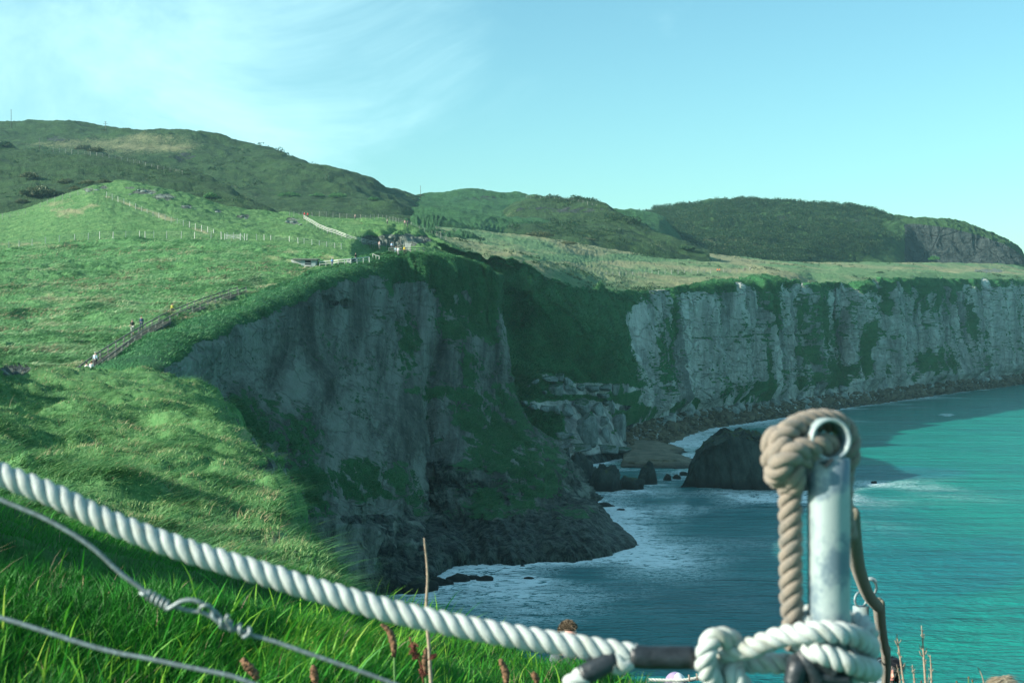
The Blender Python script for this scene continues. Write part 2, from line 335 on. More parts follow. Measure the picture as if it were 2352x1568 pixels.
def a_far(V, N, px, py):
    st = N[..., 2]; n = fbm(V, .06, 4, 70); z = V[..., 2]
    cliff = ss(px, 1425, 1460)*ss(py, 662, 690)
    cliff = ss(px+40*n+ (py-700)*.0, 1430, 1470)*ss(py+26*n, 652-.012*(px-1570), 672-.012*(px-1570))
    n3 = fbm(np.stack([V[..., 0]+V[..., 1], 0*z, z*.35], -1), .09, 4, 171); r = .82*cliff-.35*ss(st, .25, .6)+.20*n*cliff-.42*np.clip(n3-.05, 0, 1)*cliff
    for b in ((1540, 800, 18, 130), (1885, 770, 44, 95), (1700, 905, 62, 30), (1775, 780, 14, 60), (2000, 800, 24, 50), (2145, 680, 55, 42), (1985, 850, 60, 16), (2150, 830, 50, 26), (1480, 960, 40, 30), (1900, 880, 60, 14), (1760, 690, 30, 26), (2040, 700, 14, 30), (1570, 930, 25, 20), (2240, 760, 16, 40)):
        r = r-(.40+.5*n3)*blob(px+10*n, py+10*n, *b)
    blk = .8*blob(px, py, 1350, 893, 90, 14)+.8*blob(px, py, 1330, 930, 110, 12)+.85*blob(px, py, 1365, 975, 55, 34)+.5*blob(px, py, 1265, 865, 28, 10)
    red = .34*blob(px, py, 1195, 640, 26, 30)
    beach = 1-ss(z, 4.5, 8.5)
    r = np.maximum(np.maximum(r, blk), np.maximum(red, beach*.95))
    wet = .85*(1-ss(z, .8, 2.6))+.35*(1-ss(z, 2, 6))*(px < 1500)+.7*blob(px, py, 1440, 960, 14, 50)+.45*blob(px, py, 1195, 640, 34, 36)
    return dict(rock=r, wet=wet, dry=-.45+.3*(1-ss(py, 640, 700))+.5*blob(px, py, 1180, 625, 30, 40)+.3*n, algae=0.)
far = patch('cliff_face', rows, 1150, 420, M_far, d_far, a_far)
# ---- plateau behind the far edge
cx = A[0, :, 0]; e = edge_far.copy(); De = e[:, 1]
lip = e.copy(); lip[:, 2] -= 1.2; 
py2 = [545, 570, 585, 612, 628, 640, 640, 632, 626, 621, 624, 628, 628, 626, 626, 626, 628, 632, 636, 642]
py3 = [538, 552, 566, 584, 594, 603, 605, 605, 607, 609, 611, 614, 615, 616, 616, 616, 618, 622, 628, 636]
py4 = [524, 536, 546, 556, 562, 568, 572, 580, 592, 600, 604, 606, 607, 607, 606, 606, 606, 608, 620, 632]
D4 = np.array([600, 620, 640, 660, 690, 730, 770, 800, 850, 880, 900, 910, 930, 950, 980, 1000, 1050, 1100, 1150, 1200.])
r4 = R(cx, py4, D4)
rows = [lip, back(e, 12, -.6), R(cx, py2, De+60), R(cx, py3, De+150), r4, back(r4, 250, 0)]
def a_pl(V, N, px, py):
    n = fbm(V, .02, 3, 71)
    strip = np.exp(-((py-(545+.33*(px-1530)))/9)**2)*(px > 1500)*(px < 1900)
    return dict(dry=.62+.40*n+.2*blob(px, py, 1250, 600, 200, 20)-.55*blob(px, py, 1400, 592, 220, 7)+.55*strip-.15*(px > 1700)+.2*blob(px, py, 2000, 620, 300, 8), rock=.55*blob(px, py, 2270, 622, 40, 5))
patch('plateau', rows, 900, 150, M_plat, grass_disp(1.2, .02, .5, .12, .25, .6, 3), a_pl)
# ---- knoll and meadow on the near headland
cx = [-260, 0, 60, 130, 200, 260, 350, 430, 520, 600, 700, 800, 860, 930, 1000, 1060]
r1 = R(cx, [520, 498, 486, 462, 440, 426, 432, 450, 476, 490, 494, 501, 502, 516, 547, 577], [440, 430, 430, 430, 430, 440, 440, 440, 440, 440, 440, 430, 420, 410, 395, 385])
rows = [back(r1, 60, 26), r1,
        R(cx, [535, 520, 510, 490, 472, 458, 458, 472, 495, 508, 508, 515, 520, 532, 560, 590], [415, 405, 405, 405, 405, 415, 418, 418, 418, 415, 415, 408, 400, 390, 382, 375]),
        R(cx, [560, 548, 540, 525, 513, 506, 506, 510, 520, 527, 530, 542, 528, 536, 575, 604], [378, 375, 370, 370, 370, 370, 370, 365, 362, 358, 355, 352, 372, 372, 368, 364]),
        R(cx, [580, 566, 561, 550, 543, 540, 540, 543, 552, 560, 565, 575, 570, 574, 595, 622], [350, 345, 342, 342, 342, 342, 342, 340, 335, 330, 325, 320, 362, 362, 352, 354]),
        R(cx, [610, 590, 585, 575, 568, 566, 566, 568, 575, 585, 592, 602, 612, 616, 625, 645], [330, 325, 322, 320, 318, 318, 318, 315, 310, 305, 300, 297, 322, 325, 335, 345])]
def d_mead(V, N):
    px, py = proj(V); W = V.copy()
    rough = ss(px, 225, 300)*(1-ss(px, 640, 760))*(1-ss(py, 500+.1*(px-300), 520+.1*(px-300)))
    k = .25+1.*rough+1.0*(px > 830)
    W[..., 2] += .8*fbm(V, .02, 3, 5)+k*.45*lumps(V, .16, 6)+.25*fbm(V, .6, 3, 7)
    oc = blob(px, py, 905, 552, 66, 24, 1.3)
    W += N*(oc*.8*ridge(V, .3, 3, 8, (1, 1, .2)))[..., None]
    return W
def a_mead(V, N, px, py):
    n = fbm(V, .08, 3, 72)
    r = 1.0*blob(px, py, 905, 552, 62, 15, 1.25)
    for b in ((575, 0, 0, 0),): pass
    for (x, y, rx, ry) in ((330, 440, 35, 6), (375, 452, 30, 7), (430, 475, 14, 5), (300, 432, 12, 3), (500, 485, 9, 4), (560, 497, 16, 5), (672, 508, 18, 8), (205, 436, 14, 5), (240, 430, 12, 4)):
        r = np.maximum(r, .62*blob(px, py, x, y, rx, ry))
    bank = np.exp(-((py-(455+(px-270)*.37+5))/5)**2)*(px > 240)*(px < 490)
    brk = .6*blob(px, py, 160, 472, 60, 14)+.6*blob(px, py, 60, 562, 90, 6)+.5*blob(px, py, 150, 490, 40, 10)
    return dict(rock=r, wet=.28*blob(px, py, 905, 552, 66, 24, 1.3), dry=.02+.3*n+.6*bank*(.6+1.2*n)+brk+.35*blob(px, py, 800, 520, 60, 14)+.3*blob(px, py, 800, 600, 100, 12))
mead = patch('meadow', rows, 760, 300, M_meadow, d_mead, a_mead, skirt=12)
# ---- big tussocky slope beside the stairs
SL = [
 [(-260,930,125),(-100,930,125),(30,930,125),(120,920,128),(200,900,132),(270,880,142)],
 [(-260,830,152),(-100,830,152),(40,830,152),(140,832,153),(240,830,155),(345,815,161)],
 [(-260,775,175),(-100,775,176),(50,780,176),(170,784,175),(280,786,173),(400,790,172)],
 [(-260,730,200),(-80,732,200),(80,738,200),(210,742,196),(330,750,190),(450,762,187)],
 [(-260,690,225),(-80,690,225),(100,690,225),(250,698,218),(380,708,213),(520,730,205)],
 [(-260,650,250),(-60,648,250),(160,648,250),(300,652,246),(450,662,238),(600,690,228)],
 [(-260,620,275),(-40,615,275),(200,608,275),(360,610,272),(520,622,262),(680,655,248)],
 [(-260,600,298),(-20,592,298),(220,575,300),(400,576,295),(560,589,285),(760,625,267)],
 [(-260,590,320),(0,578,318),(300,550,318),(450,551,315),(620,564,308),(820,599,281)]]
S = np.array(SL, float); W = PA(S[..., 0], S[..., 1], S[..., 2])
rows = [*W, back(W[-1], 12, 1.0), back(W[-1], 45, 9)]
def d_slope(V, N):
    px, py = proj(V); D = V[..., 1]
    e = 1
    W = V.copy(); q = V+6*np.stack([fbm(V, .08, 2, 41), fbm(V, .08, 2, 42), 0*D], -1)*.5
    W[..., 2] += .9*fbm(V, .035, 2, 5)*ss(px, -300, 100)+.55*fbm(q, .2, 3, 6, (.45, 1, 1))+.38*lumps(q, .45, 9, (.5, 1, 1))+.12*fbm(V, 1.6, 2, 7)
    return W
def a_slope(V, N, px, py):
    n = fbm(V, .1, 3, 72)
    return dict(dry=.04+.55*n+.25*blob(px, py, 640, 600, 100, 14)*0+.30*blob(px, py, 620, 595, 140, 26)+.25*blob(px, py, 30, 700, 120, 70)+.2*np.exp(-((py-(650+.57*(px-60)))/10)**2)*(px < 160), rock=0.)
slope = patch('grass_slope', rows, 880, 520, M_slope, d_slope, a_slope)
# ---- top of the near headland behind the cliff edge
ed = RT((720,640,257),(760,625,266),(830,600,280),(870,590,288),(930,583,292),(1000,588,300),(1060,603,306),(1118,636,311))
b1 = back(ed, 14, -.6); b2 = back(ed, 40, 4)
lo = ed.copy(); lo[:, 2] -= 1.5
hd = patch('headland_top', [lo, ed, b1, b2], 320, 60, M_slope, grass_disp(.3, .05, .8, .25, .3, .8, 15), lambda V, N, px, py: dict(dry=.25+.4*fbm(V, .1, 3, 73)))
# ---- near cliff
C = [
 [(200,900,136),(220,1000,136),(230,1100,136),(240,1250,136),(250,1400,136),(260,1500,140),(270,1640,133)],
 [(270,880,142),(300,980,143),(330,1080,144),(360,1200,145),(380,1320,147),(400,1450,150),(420,1530,151.8)],
 [(345,815,161),(400,920,160),(440,1040,160),(490,1160,160),(530,1280,162),(560,1400,165),(590,1460,166.5)],
 [(400,790,172),(450,880,171),(520,1000,170),(590,1120,171),(640,1230,173),(680,1340,175),(710,1420,176.3)],
 [(450,762,187),(500,860,184),(580,980,182),(660,1100,181),(710,1210,181),(750,1320,183),(780,1390,184.5)],
 [(520,730,205),(570,830,200),(640,950,196),(710,1080,192),(760,1200,190),(810,1310,190),(850,1365,191.8)],
 [(600,690,228),(640,800,220),(700,930,212),(770,1060,205),(820,1180,200),(870,1290,197),(915,1350,196.6)],
 [(680,655,248),(710,770,240),(760,900,230),(820,1040,218),(870,1160,210),(930,1260,204),(985,1320,206.7)],
 [(760,625,266),(780,750,256),(820,880,244),(870,1020,232),(910,1150,220),(960,1240,212),(1010,1292,217)],
 [(830,600,280),(850,730,270),(880,860,258),(915,1000,245),(940,1130,236),(975,1220,228),(1040,1288,218.8)],
 [(870,590,288),(910,720,280),(940,850,268),(960,980,258),(975,1110,248),(1010,1210,234),(1110,1285,220)],
 [(930,583,292),(980,700,288),(1000,830,278),(1020,960,264),(1050,1080,248),(1110,1180,238),(1200,1284,220.4)],
 [(1000,588,300),(1040,700,295),(1060,830,286),(1090,950,274),(1130,1060,256),(1210,1160,244),(1290,1280,222)],
 [(1060,603,306),(1090,720,302),(1110,850,294),(1140,960,282),(1190,1050,266),(1280,1150,248),(1370,1270,226)],
 [(1118,636,311),(1128,740,308),(1138,860,302),(1165,940,294),(1230,1040,278),(1330,1168,254),(1445,1250,235)],
 [(1112,632,335),(1120,760,335),(1132,880,330),(1155,960,322),(1220,1060,298),(1320,1175,268),(1440,1238,241)],
 [(1050,640,370),(1070,760,370),(1085,880,365),(1105,970,350),(1165,1070,325),(1230,1150,300),(1280,1165,285)]]
A = np.array(C, float).transpose(1, 0, 2); W = PA(A[..., 0], A[..., 1], A[..., 2])
sr = W[6].copy(); sr[:, 2] = -3
lip = W[0].copy(); lip[:, 0] -= 2.0; lip[:, 2] += .1
sh = W[0]*.85+W[1]*.15; sh[:, 0] += .8; sh[:, 2] += 1.5
rows = [lip, W[0], sh, *W[1:7], sr]
def d_cliff(V, N):
    px, py = proj(V); z = V[..., 2]
    s = V[..., 1]
    top = ss(z, 34+.09*(s-160), 41+.09*(s-160))
    q = np.stack([(V[..., 0]+.1*V[..., 1])*1.25, V[..., 1]*.2, z*.16], -1)
    n = N.copy(); n[..., 2] *= .3
    dark = ss(px, 940, 1010)*ss(py, 950, 1080)
    d = (1-top)*(1.7*ridge(q, .09, 2, 51)+.8*ridge(q, .25, 3, 52)+.7*fbm(V, .12, 4, 53)+.35*fbm(np.stack([V[..., 0]*.1, V[..., 1]*.1, z], -1), .5, 3, 54))
    # slanting ribs of the dark headland
    rb = np.stack([V[..., 0]*1.1+z*.45, V[..., 1]*.25, z*.12], -1)
    d = d+dark*(2.6*ridge(rb, .13, 3, 55)+1.0*fbm(V, .35, 3, 58)+.75*ridge(rb, .5, 3, 68)+.25*ridge(V, 1.3, 2, 69))+(1-dark)*(.28*ridge(q, .7, 3, 67)+.12*ridge(V, 1.1, 2, 68, (1, 1, .5)))
    d = d-3.5*np.exp(-((px-972+.10*(py-1100))/12)**2)*ss(py, 700, 820)+1.0*blob(px, py, 860, 900, 70, 220)
    d = d*ss(z, -3, 1.5)
    # overhang at the foot
    lowb = (1-ss(px, 960, 1000))*ss(py, 1120, 1160)
    d = d+lowb*(1.6*fbm(V, .14, 3, 59, (1, 1, 2.2))-1.*blob(px, py, 830, 1190, 70, 18))
    d = d*(1-.65*ss(px, 1290, 1430)*ss(py, 1120, 1160))
    d = d-2.2*blob(px, py, 765, 700, 10, 9)-1.3*blob(px, py, 728, 694, 14, 12)
    W = V+n*d[..., None]
    W[..., 2] += top*(.6*lumps(V, .4, 61)+.25*fbm(V, 1.2, 2, 62))
    W[..., 0] += top*.8*fbm(V, .15, 3, 63)
    return W
def a_cliff(V, N, px, py):
    z = V[..., 2]; n = fbm(V, .09, 4, 74); n2 = fbm(V, .3, 4, 75); st = N[..., 2]
    # turf cap follows the edge line
    ex = np.interp(px, [200, 345, 450, 600, 760, 870, 930, 1000, 1060, 1120], [900, 815, 762, 690, 625, 590, 583, 588, 603, 640])
    cap = 1-ss((py-ex)+18*n, 22, 46); cap = np.maximum(cap, (1-ss((py-ex)+30*n, 50, 85))*ss(px+25*n, 850, 905)*.9)
    r = .86-.9*cap+.18*n-.25*ss(st, .45, .75)
    for b in ((845, 1105, 100, 42), (620, 1110, 70, 120), (560, 980, 40, 60), (690, 985, 30, 35), (1000, 905, 45, 12), (1095, 950, 60, 50), (1085, 870, 20, 60), (1180, 930, 40, 60), (1170, 1020, 90, 40), (1240, 1090, 60, 45), (1060, 700, 50, 80), (1120, 1050, 50, 25), (1110, 1150, 30, 30), (960, 1150, 14, 25), (1200, 1150, 30, 14), (940, 790, 20, 60), (1130, 720, 30, 90), (700, 1200, 50, 110)):
        r = r-np.clip(.46+.75*n2+.3*n, 0, .8)*blob(px+16*n+10*n2, py+16*n+8*n2, *b)
    hd = .85*blob(px+10*n, py+10*n, 1160, 1235, 330, 90, 1.25)+.75*ss(px, 950, 990)*ss(py, 1010, 1080)
    wet = np.clip(hd, 0, .8)*(.75+.5*n2)+.9*(1-ss(z, 1.5, 5.5))
    wet = wet-.5*blob(px, py, 1225, 1155, 45, 25)*(n2 > -.1)+.9*blob(px, py, 765, 698, 12, 9, 1.3)+.8*blob(px, py, 840, 1192, 62, 10, 1.4)  # extra dark tone in the carved hollow and along the undercut
    r = np.where(py > 1170, np.maximum(r, .8*ss(py, 1170, 1200)-0.5*blob(px, py, 1120, 1170, 30, 20)), r)
    return dict(rock=r, wet=np.clip(wet, 0, 1), dry=-.6+.45*cap+.3*n, algae=.8*blob(px+8*n2, py+8*n2, 928, 1285, 16, 24)+.35*blob(px+8*n2, py+8*n2, 885, 1300, 20, 24))
ncl = patch('cliff_face', rows, 900, 700, M_cliff, d_cliff, a_cliff)
# ---- grassy hummock in the middle distance
HM = [
 [(-260,835,60),(-50,836,60),(60,843,58),(180,853,57),(330,854,56),(430,872,57),(500,902,58),(530,945,58.5),(560,1100,59),(585,1400,60)],
 [(-260,860,47),(-50,850,47),(60,890,46),(180,897,46),(320,902,46),(420,915,46),(495,950,47),(545,1010,47.5),(585,1120,48),(620,1400,48)],  # left end raised out of view, added to cast shade into the hollow
 [(-260,910,37),(-50,900,37),(80,955,37),(200,960,37),(330,968,37),(450,985,37),(555,1022,38),(615,1085,38.5),(660,1190,39),(700,1500,39)],
 [(-260,990,29),(-50,995,29),(100,1020,29),(240,1030,29),(380,1045,29),(500,1065,30),(625,1095,31),(665,1165,31.4),(700,1300,31.6),(735,1600,32)],
 [(-260,1080,23),(-50,1085,23),(120,1090,23),(260,1100,23),(400,1115,23),(520,1130,24),(640,1150,25),(695,1235,25.3),(740,1380,25.5),(780,1700,26)],
 [(-260,1160,18.5),(-50,1162,18.5),(120,1165,18.5),(260,1175,18.5),(400,1190,18.5),(510,1200,19),(630,1225,19.6),(725,1300,20),(790,1420,20.3),(850,1800,21)],
 [(-260,1260,14.5),(-50,1265,14.5),(120,1270,14.5),(280,1280,14.5),(420,1290,14.5),(520,1300,15),(650,1315,15.6),(770,1360,16),(850,1450,16.4),(920,1900,17)],
 [(-260,1420,11),(-50,1420,11),(120,1420,11),(280,1425,11),(420,1430,11),(560,1440,11),(700,1455,11.5),(820,1490,12),(920,1600,12.5),(1000,2100,12.5)]]
S = np.array(HM, float); W = PA(S[..., 0], S[..., 1], S[..., 2])
bk = back(W[0], 5, 1.5); bk2 = back(W[0], 14, 9)
cols = [np.vstack([r, r[-1]+np.array([1.5, 1.5, -14])]) for r in [bk2, bk, *W]]
def d_hum(V, N):
    px, py = proj(V); side = ss(px, 480, 900)
    W = V.copy(); q = V+.6*np.stack([fbm(V, .5, 2, 41), fbm(V, .5, 2, 42), V[..., 2]*0], -1)
    W[..., 2] += .35*fbm(V, .16, 2, 25)+.42*fbm(q, .6, 3, 26, (.5, 1, 1))+.20*lumps(q, 1.1, 27, (.6, 1, 1))+.05*fbm(V, 5, 2, 28)
    steep = ss(1-N[..., 2], .3, .7)
    W += N*(steep*.5*fbm(V, .5, 3, 29))[..., None]
    return W
def a_hum(V, N, px, py):
    st = N[..., 2]; n = fbm(V, .5, 4, 76)
    r = .15+.5*ss(1-st, .35, .75)*(.35+1.1*n)+.5*blob(px, py, 40, 850, 40, 12)+.35*blob(px, py, 610, 1060, 40, 60)*(n > 0)
    return dict(rock=r, dry=.02+.45*n+.25*ss(px, 350, 600)*(1-ss(px, 640, 760)))
hum = patch('grass_hummock', cols, 560, 560, M_hum, d_hum, a_hum)
# ---- near turf
cx = [-1300, -500, -100, 100, 300, 500, 700, 900, 1100, 1300, 1450, 1600, 1800, 2100]
c0 = R(cx, [1070, 1070, 1130, 1190, 1240, 1290, 1345, 1415, 1455, 1500, 1570, 1690, 1850, 2050], [8.5, 8.5, 8.5, 8.5, 8.5, 8.2, 7.8, 7.2, 6.6, 6, 5.4, 4.8, 4.4, 4.2])
rows = [back(c0, 5, 5.0), back(c0, 1.2, .5), c0,
        R(cx, [1230, 1230, 1270, 1330, 1395, 1430, 1440, 1500, 1550, 1600, 1670, 1790, 1950, 2150], [6.2, 6.2, 6.2, 6.2, 6.2, 6, 5.8, 5.5, 5.2, 5, 4.6, 4.2, 3.9, 3.7]),
        R(cx, [1390, 1390, 1430, 1500, 1540, 1560, 1560, 1590, 1640, 1700, 1800, 1920, 2100, 2300], [4.7, 4.7, 4.7, 4.7, 4.7, 4.6, 4.6, 4.5, 4.3, 4.1, 3.9, 3.6, 3.4, 3.2]),
        R(cx, [1600, 1600, 1640, 1680, 1720, 1780, 1800, 1830, 1900, 2000, 2100, 2250, 2400, 2600], 3.4),
        R([x for x in cx], 2700, 2.0), R([HX+(x-HX)*1.5 for x in cx], 5200, .7), np.array([[(x-HX)/F*2, -1.5, 35.4] for x in cx])]
def d_near(V, N):
    W = V.copy(); X = V[..., 0]; Y = V[..., 1]; W[..., 2] += .07*fbm(V, .8, 3, 35)+.05*lumps(V, 2.2, 36)+(.85*ss(-X-.375*Y, .0, .75)*ss(Y, 4.1, 4.6)*(1-ss(Y, 6.8, 8))+.25*np.exp(-((Y-4.6-.2*X)/.5)**2)*ss(-X, .0, 1))*(.8+.5*gn(V*.9, 37))-.22*np.exp(-((Y-5.8)/.7)**2)*ss(-X, -.8, .4); return W  # includes an unseen rise on the left, added to shade the turf
near = patch('turf', rows, 380, 260, M_near, d_near, lambda V, N, px, py: dict(dry=-.25))
# ---- low ground and path down to the right, out of the frame
gx = np.linspace(-14, 10, 40); gy = np.linspace(2.5, 26, 50)
X, Y = np.meshgrid(gx, gy); Z = np.interp(Y, [0, 2, 4.5, 6.2, 11, 15, 18, 26], [35.3, 35.25, 34.6, 34.0, 31.9, 31.9, 31.5, 26])
Z = Z-.9*ss(-X, -1, 3)*0-ss(X, 4.6, 8)*7-ss(-X, -.5, 3)*(Y < 8)*1.5
V = np.stack([X, Y, Z+.03*fbm(np.stack([X, Y, Z], -1), .8, 3, 5)], -1)
me = mesh_np('footpath', V, grid_faces(40, 50), simple('trodden_earth', (.16, .12, .08), .95, scale=8), attrs=None)
link('footpath', me, kind='structure'); SURF.append((V.reshape(-1, 3), grid_faces(40, 50)))
# ================================================================ SEA
def ax(a, b, step, lo, hi):
    core = np.arange(a, b, step); l = []; x = a; s = step
    while x > lo: s *= 1.35; x -= s; l.append(x)
    r = []; x = core[-1]; s = step
    while x < hi: s *= 1.35; x += s; r.append(x)
    return np.array(l[::-1]+list(core)+r)
gx = ax(-45, 330, 1.25, -9000, 9000); gy = ax(150, 900, 1.5, -9000, 12000)
X, Y = np.meshgrid(gx, gy); V = np.stack([X, Y, 0*X], -1)
kd_pts = []
for tr in (far, ncl):
    v = tr['V'].reshape(-1, 3); v = v[(v[:, 2] > -.8) & (v[:, 2] < 1.0)]; kd_pts.append(v[::3])
kd_pts = np.concatenate(kd_pts); kd = KDTree(len(kd_pts))
for i, v in enumerate(kd_pts): kd.insert((v[0], v[1], 0), i)
kd.balance()
core = (X > -46) & (X < 335) & (Y > 149) & (Y < 905)
dist = np.full(X.shape, 999.)
idx = np.argwhere(core)
SEAROCKS = [(1265,1290,12,5,0),(1213,1329,13,5,0),(1115,1333,22,10,0),(1085,1330,18,9,0),(1428,1171,11,4,0),(1385,1163,26,9,0),(1458,1252,12,5,0),(2009,1110,8,6,0),
 (1785,1122,192,118,3),(1490,1112,24,50,1),(1452,1124,32,34,1),(1395,1128,42,60,1),(1335,1120,40,90,1),(1300,1160,42,80,1),(1532,1103,12,16,0),(1555,1100,10,10,0),(1340,1160,28,8,0),(1290,1130,50,110,1),(1050,1335,30,16,0),(1000,1345,40,22,0),(950,1362,50,40,0),(1200,1300,8,3,0),(1570,1092,12,9,0)]
rocksea = [((px-HX)/F*(CH*F/(py-HY)), CH*F/(py-HY), w/F*(CH*F/(py-HY))) for px, py, w, h, k in SEAROCKS]
for (i, j) in idx:
    d = kd.find((X[i, j], Y[i, j], 0))[2]
    dist[i, j] = d
for (x, y, r) in rocksea: dist = np.minimum(dist, np.maximum(0, np.hypot(X-x, (Y-y)*.6)-r*.8)*1.5+2)
px, py = proj(V); px = np.where(Y > 5, px, -9999)
n = fbm(V, .035, 3, 81); 
foam = np.exp(-dist/3.5)*.75+np.exp(-dist/26)*.50*(.6+n)
foam += .42*blob(px, py, 1330, 1300, 260, 60)*(.8+n)+.42*blob(px, py, 1450, 1170, 120, 40)*(.8+n)+.5*blob(px, py, 1600, 1030, 90, 40)+.3*blob(px, py, 1800, 968, 160, 14)+.5*blob(px, py, 2175, 952, 14, 3)
foam += .25*blob(px, py, 1150, 1370, 200, 60)
lightw = ss(px+60*n, 1500, 2000)
foam -= .25*(Y > 700)
_pq = px+90*fbm(V, .02, 3, 84)+40*n; shadow_tint = ss(.92*(.55*blob(px, py, 1650, 1330, 620, 200, 1.25)+.9*blob(px+60*n, py+20*n, 1500, 1350, 520, 260, 1.15)+.5*np.exp(-dist/28)+.3*n*0+.6*blob(_pq, py+25*n, 2230, 1300, 190, 45, 1.5)+.8*blob(px, py, 1980, 1085, 240, 16, 1.4))+.12*fbm(V, .08, 3, 85), .12, .85)  # headland's cast shadow painted into the water colour, plus darker water inshore
water, t = newmat('sea_water'); pos = t.n('ShaderNodeNewGeometry').outputs['Position']
fo = t.attr('foam'); shd = t.attr('shadow_tint')
nA = t.noise(pos, .8, 6, .7, sc=(.55, 1.2, 1), dist=1.4); nB = t.noise(pos, .11, 4, .6, sc=(.5, 1.2, 1), dist=.8); nC = t.noise(pos, .03, 3, .5)
c = t.mix(shd, (.005, .235, .185), (.008, .185, .195))
c = t.mix(t.ramp(nC, .35, .7), c, t.mix(shd, (.006, .20, .175), (.006, .145, .165)))
web = t.math('SUBTRACT', 1., t.math('MULTIPLY', t.math('ABSOLUTE', t.math('SUBTRACT', nA, .5)), 15.), True)
web = t.math('MULTIPLY', web, t.ramp(nB, .30, .52))
fm = t.math('ADD', t.math('MULTIPLY', web, t.ramp(fo, .05, .6)), t.ramp(t.math('ADD', fo, t.math('MULTIPLY', t.math('SUBTRACT', nA, .5), 2.2)).outputs[0], .66, .9), True)
fm = t.math('MULTIPLY', fm, .92)
c = t.mix(fm.outputs[0], c, (.80, .90, .92))
w1 = t.noise(pos, .22, 4, .6, sc=(.35, 1, 1), dist=.4); w2 = t.noise(pos, 1.1, 4, .6, sc=(.6, 1, 1)); w3 = t.noise(pos, .06, 2, .5, sc=(.3, 1, 1))
h = t.math('ADD', t.math('ADD', t.math('MULTIPLY', w1, 1.3), t.math('MULTIPLY', w2, .40)), t.math('MULTIPLY', w3, 2.2))
b = t.n('ShaderNodeBump', {'Height': h, 'Strength': 1., 'Distance': 1.5})
t.out(t.n('ShaderNodeBsdfPrincipled', {'Base Color': c, 'Roughness': t.math('ADD', .16, t.math('MULTIPLY', fm, .5)), 'IOR': 1.33, 'Normal': b, 'Specular IOR Level': .5}).outputs[0])
me = mesh_np('sea', V, grid_faces(len(gx), len(gy)), water, attrs={'foam': np.clip(foam, 0, 1), 'shadow_tint': shadow_tint})
link('sea', me, kind='structure')
# ================================================================ SKY, SUN, CAMERA
SUN = Vector((-.94, -.34, 0)).normalized(); EL = math.radians(24)
SUN = Vector((SUN.x*math.cos(EL), SUN.y*math.cos(EL), math.sin(EL)))
w = bpy.data.worlds.new('World'); scene.world = w; w.use_nodes = True; t = NT(w)
sky = t.n('ShaderNodeTexSky', sky_type='NISHITA', sun_disc=False, sun_elevation=EL, sun_rotation=math.atan2(SUN.x, SUN.y), altitude=0., air_density=1.0, dust_density=.6, ozone_density=1.5)
dr = t.n('ShaderNodeTexCoord').outputs['Generated']; sp = t.n('ShaderNodeSeparateXYZ', {0: dr})
tint = t.n('ShaderNodeMix', {0: 1.0, 6: sky.outputs[0]}, data_type='RGBA', blend_type='MULTIPLY'); tint.inputs[7].default_value = (.70, 1.13, 1.05, 1)
cn = t.noise(dr, 4.5, 6, .62, sc=(1, 1, 2.), dist=.6, off=(3.1, 0, 0)); cn2 = t.noise(dr, 14., 5, .6, sc=(1, 1, 1.8), dist=.8)
edge = t.math('SUBTRACT', t.math('MULTIPLY', sp.outputs[2], 1.1), t.math('ADD', sp.outputs[0], .235))      # >0 inside the cloud bank
m1 = t.ramp(t.math('ADD', edge, t.math('MULTIPLY', t.math('SUBTRACT', cn, .5), .42)).outputs[0], -.06, .16)
m2 = t.math('ADD', .35, t.math('MULTIPLY', t.ramp(cn, .36, .68), .6)); m2 = t.math('MULTIPLY', m2, t.math('ADD', .72, t.math('MULTIPLY', cn2, .4)))
low = t.math('SUBTRACT', 1., t.ramp(sp.outputs[2], .16, .36))
cm = t.math('MULTIPLY', t.math('MULTIPLY', m1, m2), t.math('ADD', .35, t.math('MULTIPLY', low, .5)), True)
cloud = t.mix(cm.outputs[0], tint.outputs[2], (4.6, 7.6, 7.9))
bg = t.n('ShaderNodeBackground', {'Color': cloud, 'Strength': .088})
t.n('ShaderNodeOutputWorld', {0: bg})
sl = bpy.data.lights.new('sun', 'SUN'); sl.energy = 5.0; sl.angle = math.radians(.5); sl.color = (1.0, .93, .80)
so = bpy.data.objects.new('sun', sl); COL.objects.link(so); so.rotation_euler = (-SUN).to_track_quat('-Z', 'Y').to_euler()
cam = bpy.data.cameras.new('camera'); co = bpy.data.objects.new('camera', cam); COL.objects.link(co); scene.camera = co
co.location = (0, 0, CH); co.rotation_euler = (math.pi/2, 0, 0)
cam.sensor_width = 36; cam.lens = F/2352*36; cam.shift_y = -(784-HY)/2352; cam.clip_end = 30000; cam.clip_start = .05
cam.dof.use_dof = True; cam.dof.focus_distance = 90; cam.dof.aperture_fstop = 11
scene.view_settings.view_transform = 'Standard'; scene.view_settings.look = 'None'; scene.view_settings.exposure = 1.0
# air
hz, t = newmat('haze'); t.n('ShaderNodeOutputMaterial', {1: t.n('ShaderNodeVolumePrincipled', {'Color': (.45, .85, .95, 1), 'Density': .0001, 'Anisotropy': .2})})
bm = bmesh.new(); bmesh.ops.create_cube(bm, size=1); bmesh.ops.scale(bm, vec=(2600, 1700, 206), verts=bm.verts); bmesh.ops.translate(bm, vec=(0, 750, 99), verts=bm.verts)
me = bpy.data.meshes.new('haze'); bm.to_mesh(me); bm.free(); me.materials.append(hz)
link('haze', me, kind='stuff')
